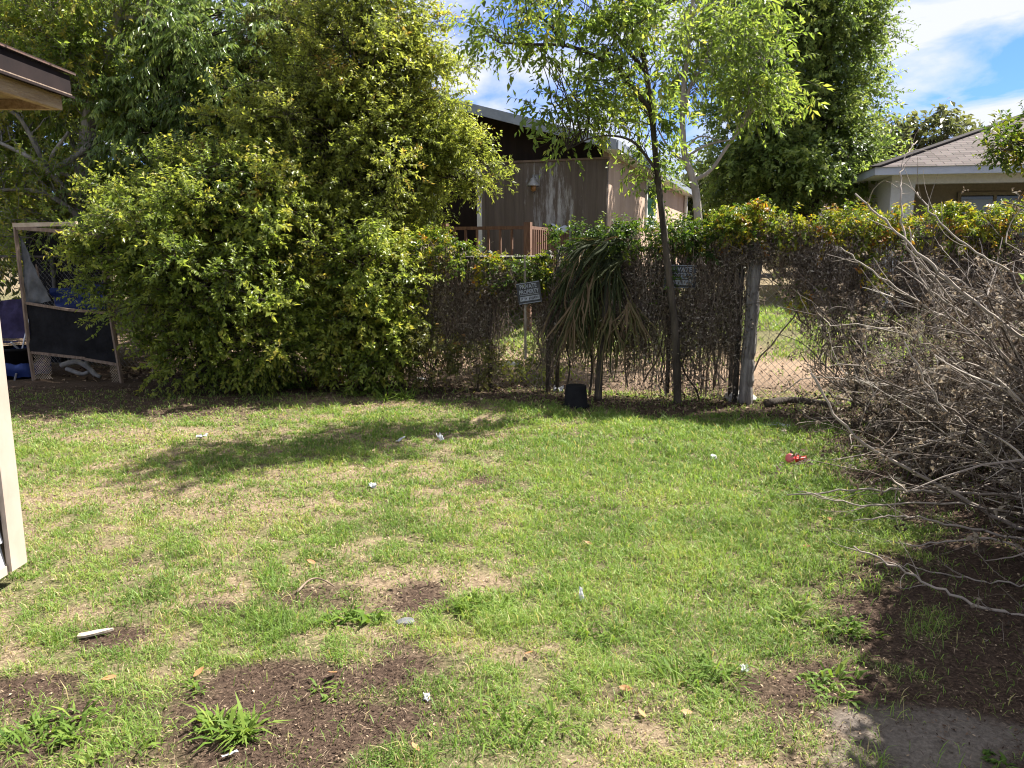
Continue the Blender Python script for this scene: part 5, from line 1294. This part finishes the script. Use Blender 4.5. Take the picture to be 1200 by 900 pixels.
for (x, y, n, h_, lean, lab) in ((3.35, 6.3, 18, 1.15, (-.35, -.1, 0), 'low twiggy dead shrub leftmost in the brush, by the lawn edge'),
                                 (3.65, 7.0, 22, 1.4, (-.3, -.1, 0), 'dead shrub deepest in the brush against the fence post'),
                                 (3.85, 5.6, 30, 1.5, LN, 'dense grey-brown dead shrub in the middle of the brush'),
                                 (4.5, 6.3, 24, 1.7, LN, 'tall dead shrub behind the brush, reaching over the fence line'),
                                 (4.1, 4.9, 34, 1.75, (-.8, .0, 0), 'leaning dead shrub at the right edge of the brush'),
                                 (3.45, 4.7, 26, 1.15, (-.5, -.1, 0), 'low dense dead shrub at the brush front, full of withered leaves'),
                                 (4.9, 5.6, 28, 2.1, (-.7, 0, 0), 'tall pale-stemmed dead shrub at the far right edge'),
                                 (3.4, 3.9, 34, 1.5, (-.75, -.1, 0), 'nearest dead shrub, hanging over the shaded sand from the right'),
                                 (3.35, 3.1, 44, 1.6, (-.55, .0, 0), 'dead shrub just beyond the right edge, shading the sand'),
                                 (3.9, 3.5, 40, 1.8, (-.45, .0, 0), 'tall dead shrub beyond the right edge, behind the nearest one'),
                                 (3.05, 5.4, 18, .85, (-.3, -.1, 0), 'small dead shrub low at the front of the brush beside the lawn'),
                                 (5.2, 7.0, 26, 1.9, (-.4, 0, 0), 'dead shrub by the fence at the far right')):
    dead_shrub(lab, (x, y, 0), int(n * 1.55), h_, lean, leafy=1.0 if y > 4.2 else .8)
# long single canes
canes = [([(1230, 420), (1130, 345), (1060, 280), (1002, 227)], 4.6, .010, 'long pale cane leaning up to the left across the grey house porch'),
         ([(1062, 290), (1055, 230), (1058, 190), (1075, 165)], 4.9, .005, 'thin bare twig standing up in front of the grey house roof'),
         ([(1260, 480), (1150, 400), (1040, 330), (985, 290)], 5.0, .008, 'cane arching to the left below the vine top'),
         ([(1230, 640), (1120, 580), (1000, 510), (950, 437)], 4.2, .011, 'thick grey cane sweeping up from the right to the lawn edge'),
         ([(1240, 580), (1120, 577), (1020, 574), (922, 580)], 4.3, .008, 'straight dead branch lying level over the right lawn'),
         ([(1240, 612), (1120, 590), (1010, 592), (935, 576)], 4.1, .006, 'second level dead branch just under the straight one'),
         ([(1240, 756), (1150, 712), (1080, 680), (1000, 640)], 3.1, .007, 'long pale cane lowest in the brush, crossing the shaded sand'),
         ([(1240, 700), (1150, 690), (1080, 690), (1030, 672)], 3.4, .004, 'thin twig fanning out just above the lowest cane'),
         ([(1240, 640), (1140, 620), (1060, 605), (1000, 610)], 3.8, .006, 'grey branch in the fan at the right, third from the top'),
         ([(1240, 660), (1160, 632), (1080, 640), (1010, 655)], 3.7, .005, 'drooping twig over the shade beneath the fan'),
         ([(1215, 330), (1150, 300), (1100, 260), (1075, 225)], 4.4, .006, 'upright leaning twig near the right edge by the porch window'),
         ([(1180, 420), (1130, 370), (1080, 330), (1065, 265)], 4.8, .006, 'curling cane below the porch window'),
         ([(1235, 560), (1160, 520), (1100, 470), (1060, 400)], 4.0, .008, 'stout cane through the densest brush'),
         ([(1240, 520), (1170, 500), (1090, 520), (1030, 540)], 4.2, .006, 'arching branch dipping to the lawn within the brush')]
for pts, Y, r_, lab in canes:
    q = curve_pts([P(a, b_, Y + .12 * k) for k, (a, b_) in enumerate(pts)], 8); q[:, 2] = np.maximum(q[:, 2], .03)
    q[1:-1] += rng.normal(0, .006, (len(q) - 2, 3))
    root = q[0].copy()
    ext = np.array([[root[0] + .5, root[1] + .1, max(root[2] - .5, .0)], [root[0] + .25, root[1] + .05, max(root[2] - .22, .02)]])
    q = np.vstack([ext, q])
    m = MB(); m.tube(q, np.linspace(r_ * 1.35, r_ * .55, len(q)), 7, .74)
    n_ = 7; j = rng.integers(6, len(q) - 1, n_); T = norm(np.gradient(q, axis=0))
    B = arcs(q[j], T[j] + rng.normal(0, .33, (n_, 3)), rng.uniform(.12, .34, n_), 6, rng.normal(0, .5, (n_, 3)), .1); B[:, :, 2] = np.maximum(B[:, :, 2], .01)
    m.tubes(B, np.linspace(1, .4, 6)[None] * r_ * .4, 4, .65)
    tag(m.build('dead_cane', M['dead_stem'], origin=q[0], smooth=True), lab, 'branch', 'long dead canes of the brush')
# fallen log and sticks
m = MB(); q = curve_pts([G(898, 478), G(930, 474), G(975, 480)], 6); q[:, 2] = .05; m.tube(q, np.linspace(.045, .03, len(q)), 9)
tag(m.build('fallen_log', M['bark'], origin=q[0], smooth=True), 'short fallen log in the shade right of the wooden post', 'log')
m = MB(); q = curve_pts([G(348, 697), G(362, 687), G(376, 685), G(392, 690)], 6); q[:, 2] = .012 + .02 * np.sin(np.linspace(0, PI, len(q))); m.tube(q, np.linspace(.006, .003, len(q)), 7)
tag(m.build('stick', M['cage_wood'], origin=q[0], smooth=True), 'pale curved stick on the upper mulch patch', 'stick')

# ================================================================== light, sky, camera
SUN_AZ, SUN_EL = math.radians(62), math.radians(52)
sd = np.array([math.sin(SUN_AZ) * math.cos(SUN_EL), math.cos(SUN_AZ) * math.cos(SUN_EL), math.sin(SUN_EL)])
from mathutils import Vector
sl = D.lights.new('sun', 'SUN'); sl.energy = 5.0; sl.angle = math.radians(.55); sl.color = (1.0, .955, .88)
so = D.objects.new('sun', sl); C.objects.link(so); so.rotation_euler = Vector(sd).to_track_quat('Z', 'Y').to_euler(); so.location = (20, 12, 30)
w = D.worlds.new('World'); sc.world = w; w.use_nodes = True
nt = w.node_tree; N, L = nt.nodes, nt.links; N.clear()
sky = N.new('ShaderNodeTexSky'); sky.sky_type = 'NISHITA'; sky.sun_disc = False; sky.sun_elevation = SUN_EL; sky.sun_rotation = SUN_AZ
sky.air_density = 1.2; sky.dust_density = .3; sky.ozone_density = 2.5
tc = N.new('ShaderNodeTexCoord'); sp = N.new('ShaderNodeSeparateXYZ'); L.new(tc.outputs['Generated'], sp.inputs[0])
zc = N.new('ShaderNodeMath'); zc.operation = 'MAXIMUM'; zc.inputs[1].default_value = .0; L.new(sp.outputs[2], zc.inputs[0])
za = N.new('ShaderNodeMath'); za.operation = 'ADD'; za.inputs[1].default_value = .16; L.new(zc.outputs[0], za.inputs[0])
dvx = N.new('ShaderNodeMath'); dvx.operation = 'DIVIDE'; L.new(sp.outputs[0], dvx.inputs[0]); L.new(za.outputs[0], dvx.inputs[1])
dvy = N.new('ShaderNodeMath'); dvy.operation = 'DIVIDE'; L.new(sp.outputs[1], dvy.inputs[0]); L.new(za.outputs[0], dvy.inputs[1])
cb_ = N.new('ShaderNodeCombineXYZ'); L.new(dvx.outputs[0], cb_.inputs[0]); L.new(dvy.outputs[0], cb_.inputs[1])
mp = N.new('ShaderNodeMapping'); mp.inputs['Location'].default_value = (1.3, .6, 0); mp.inputs['Scale'].default_value = (1.0, .8, 1); L.new(cb_.outputs[0], mp.inputs['Vector'])
n1 = N.new('ShaderNodeTexNoise'); n1.inputs['Scale'].default_value = 2.3; n1.inputs['Detail'].default_value = 9; n1.inputs['Roughness'].default_value = .55; n1.inputs['Distortion'].default_value = .35
L.new(mp.outputs[0], n1.inputs['Vector'])
cr_ = ramp(N, [(.38, (0, 0, 0)), (.60, (1, 1, 1))]); 
zs = N.new('ShaderNodeMapRange'); zs.inputs['From Min'].default_value = .50; zs.inputs['From Max'].default_value = .8; zs.inputs['To Max'].default_value = .16; L.new(sp.outputs[2], zs.inputs['Value'])  # thicker cloud added overhead, out of view, to lift the fill light
na = N.new('ShaderNodeMath'); na.operation = 'ADD'; L.new(n1.outputs['Fac'], na.inputs[0]); L.new(zs.outputs[0], na.inputs[1]); L.new(na.outputs[0], cr_.inputs['Fac'])
tint = N.new('ShaderNodeMix'); tint.data_type = 'RGBA'; tint.blend_type = 'MULTIPLY'; tint.inputs[0].default_value = 1; L.new(sky.outputs[0], tint.inputs[6]); tint.inputs[7].default_value = (.20, .30, .60, 1)
mx = N.new('ShaderNodeMix'); mx.data_type = 'RGBA'; L.new(cr_.outputs['Color'], mx.inputs[0]); L.new(tint.outputs[2], mx.inputs[6]); mx.inputs[7].default_value = (2.85, 2.95, 3.2, 1)
bg = N.new('ShaderNodeBackground'); bg.inputs['Strength'].default_value = .10; L.new(mx.outputs[2], bg.inputs['Color'])
ow = N.new('ShaderNodeOutputWorld'); L.new(bg.outputs[0], ow.inputs['Surface'])

cam = D.cameras.new('camera'); cam.sensor_width = 36; cam.lens = FPX / 1200 * 36; cam.clip_end = 2000; cam.clip_start = .05
co = D.objects.new('camera', cam); C.objects.link(co); co.location = (0, 0, CAMZ); co.rotation_euler = (PI / 2 - PITCH, 0, 0); sc.camera = co
sc.view_settings.view_transform = 'Standard'; sc.view_settings.look = 'None'; sc.view_settings.gamma = 1; sc.view_settings.exposure = 1.75
sc.view_settings.use_curve_mapping = False
sc.cycles.filter_width = 1.1; sc.cycles.max_bounces = 7; sc.cycles.transparent_max_bounces = 6; sc.cycles.diffuse_bounces = 4; sc.cycles.transmission_bounces = 4; sc.cycles.glossy_bounces = 2
sc.cycles.use_denoising = True; sc.cycles.denoiser = 'OPENIMAGEDENOISE'; sc.cycles.denoising_input_passes = 'RGB_ALBEDO_NORMAL'
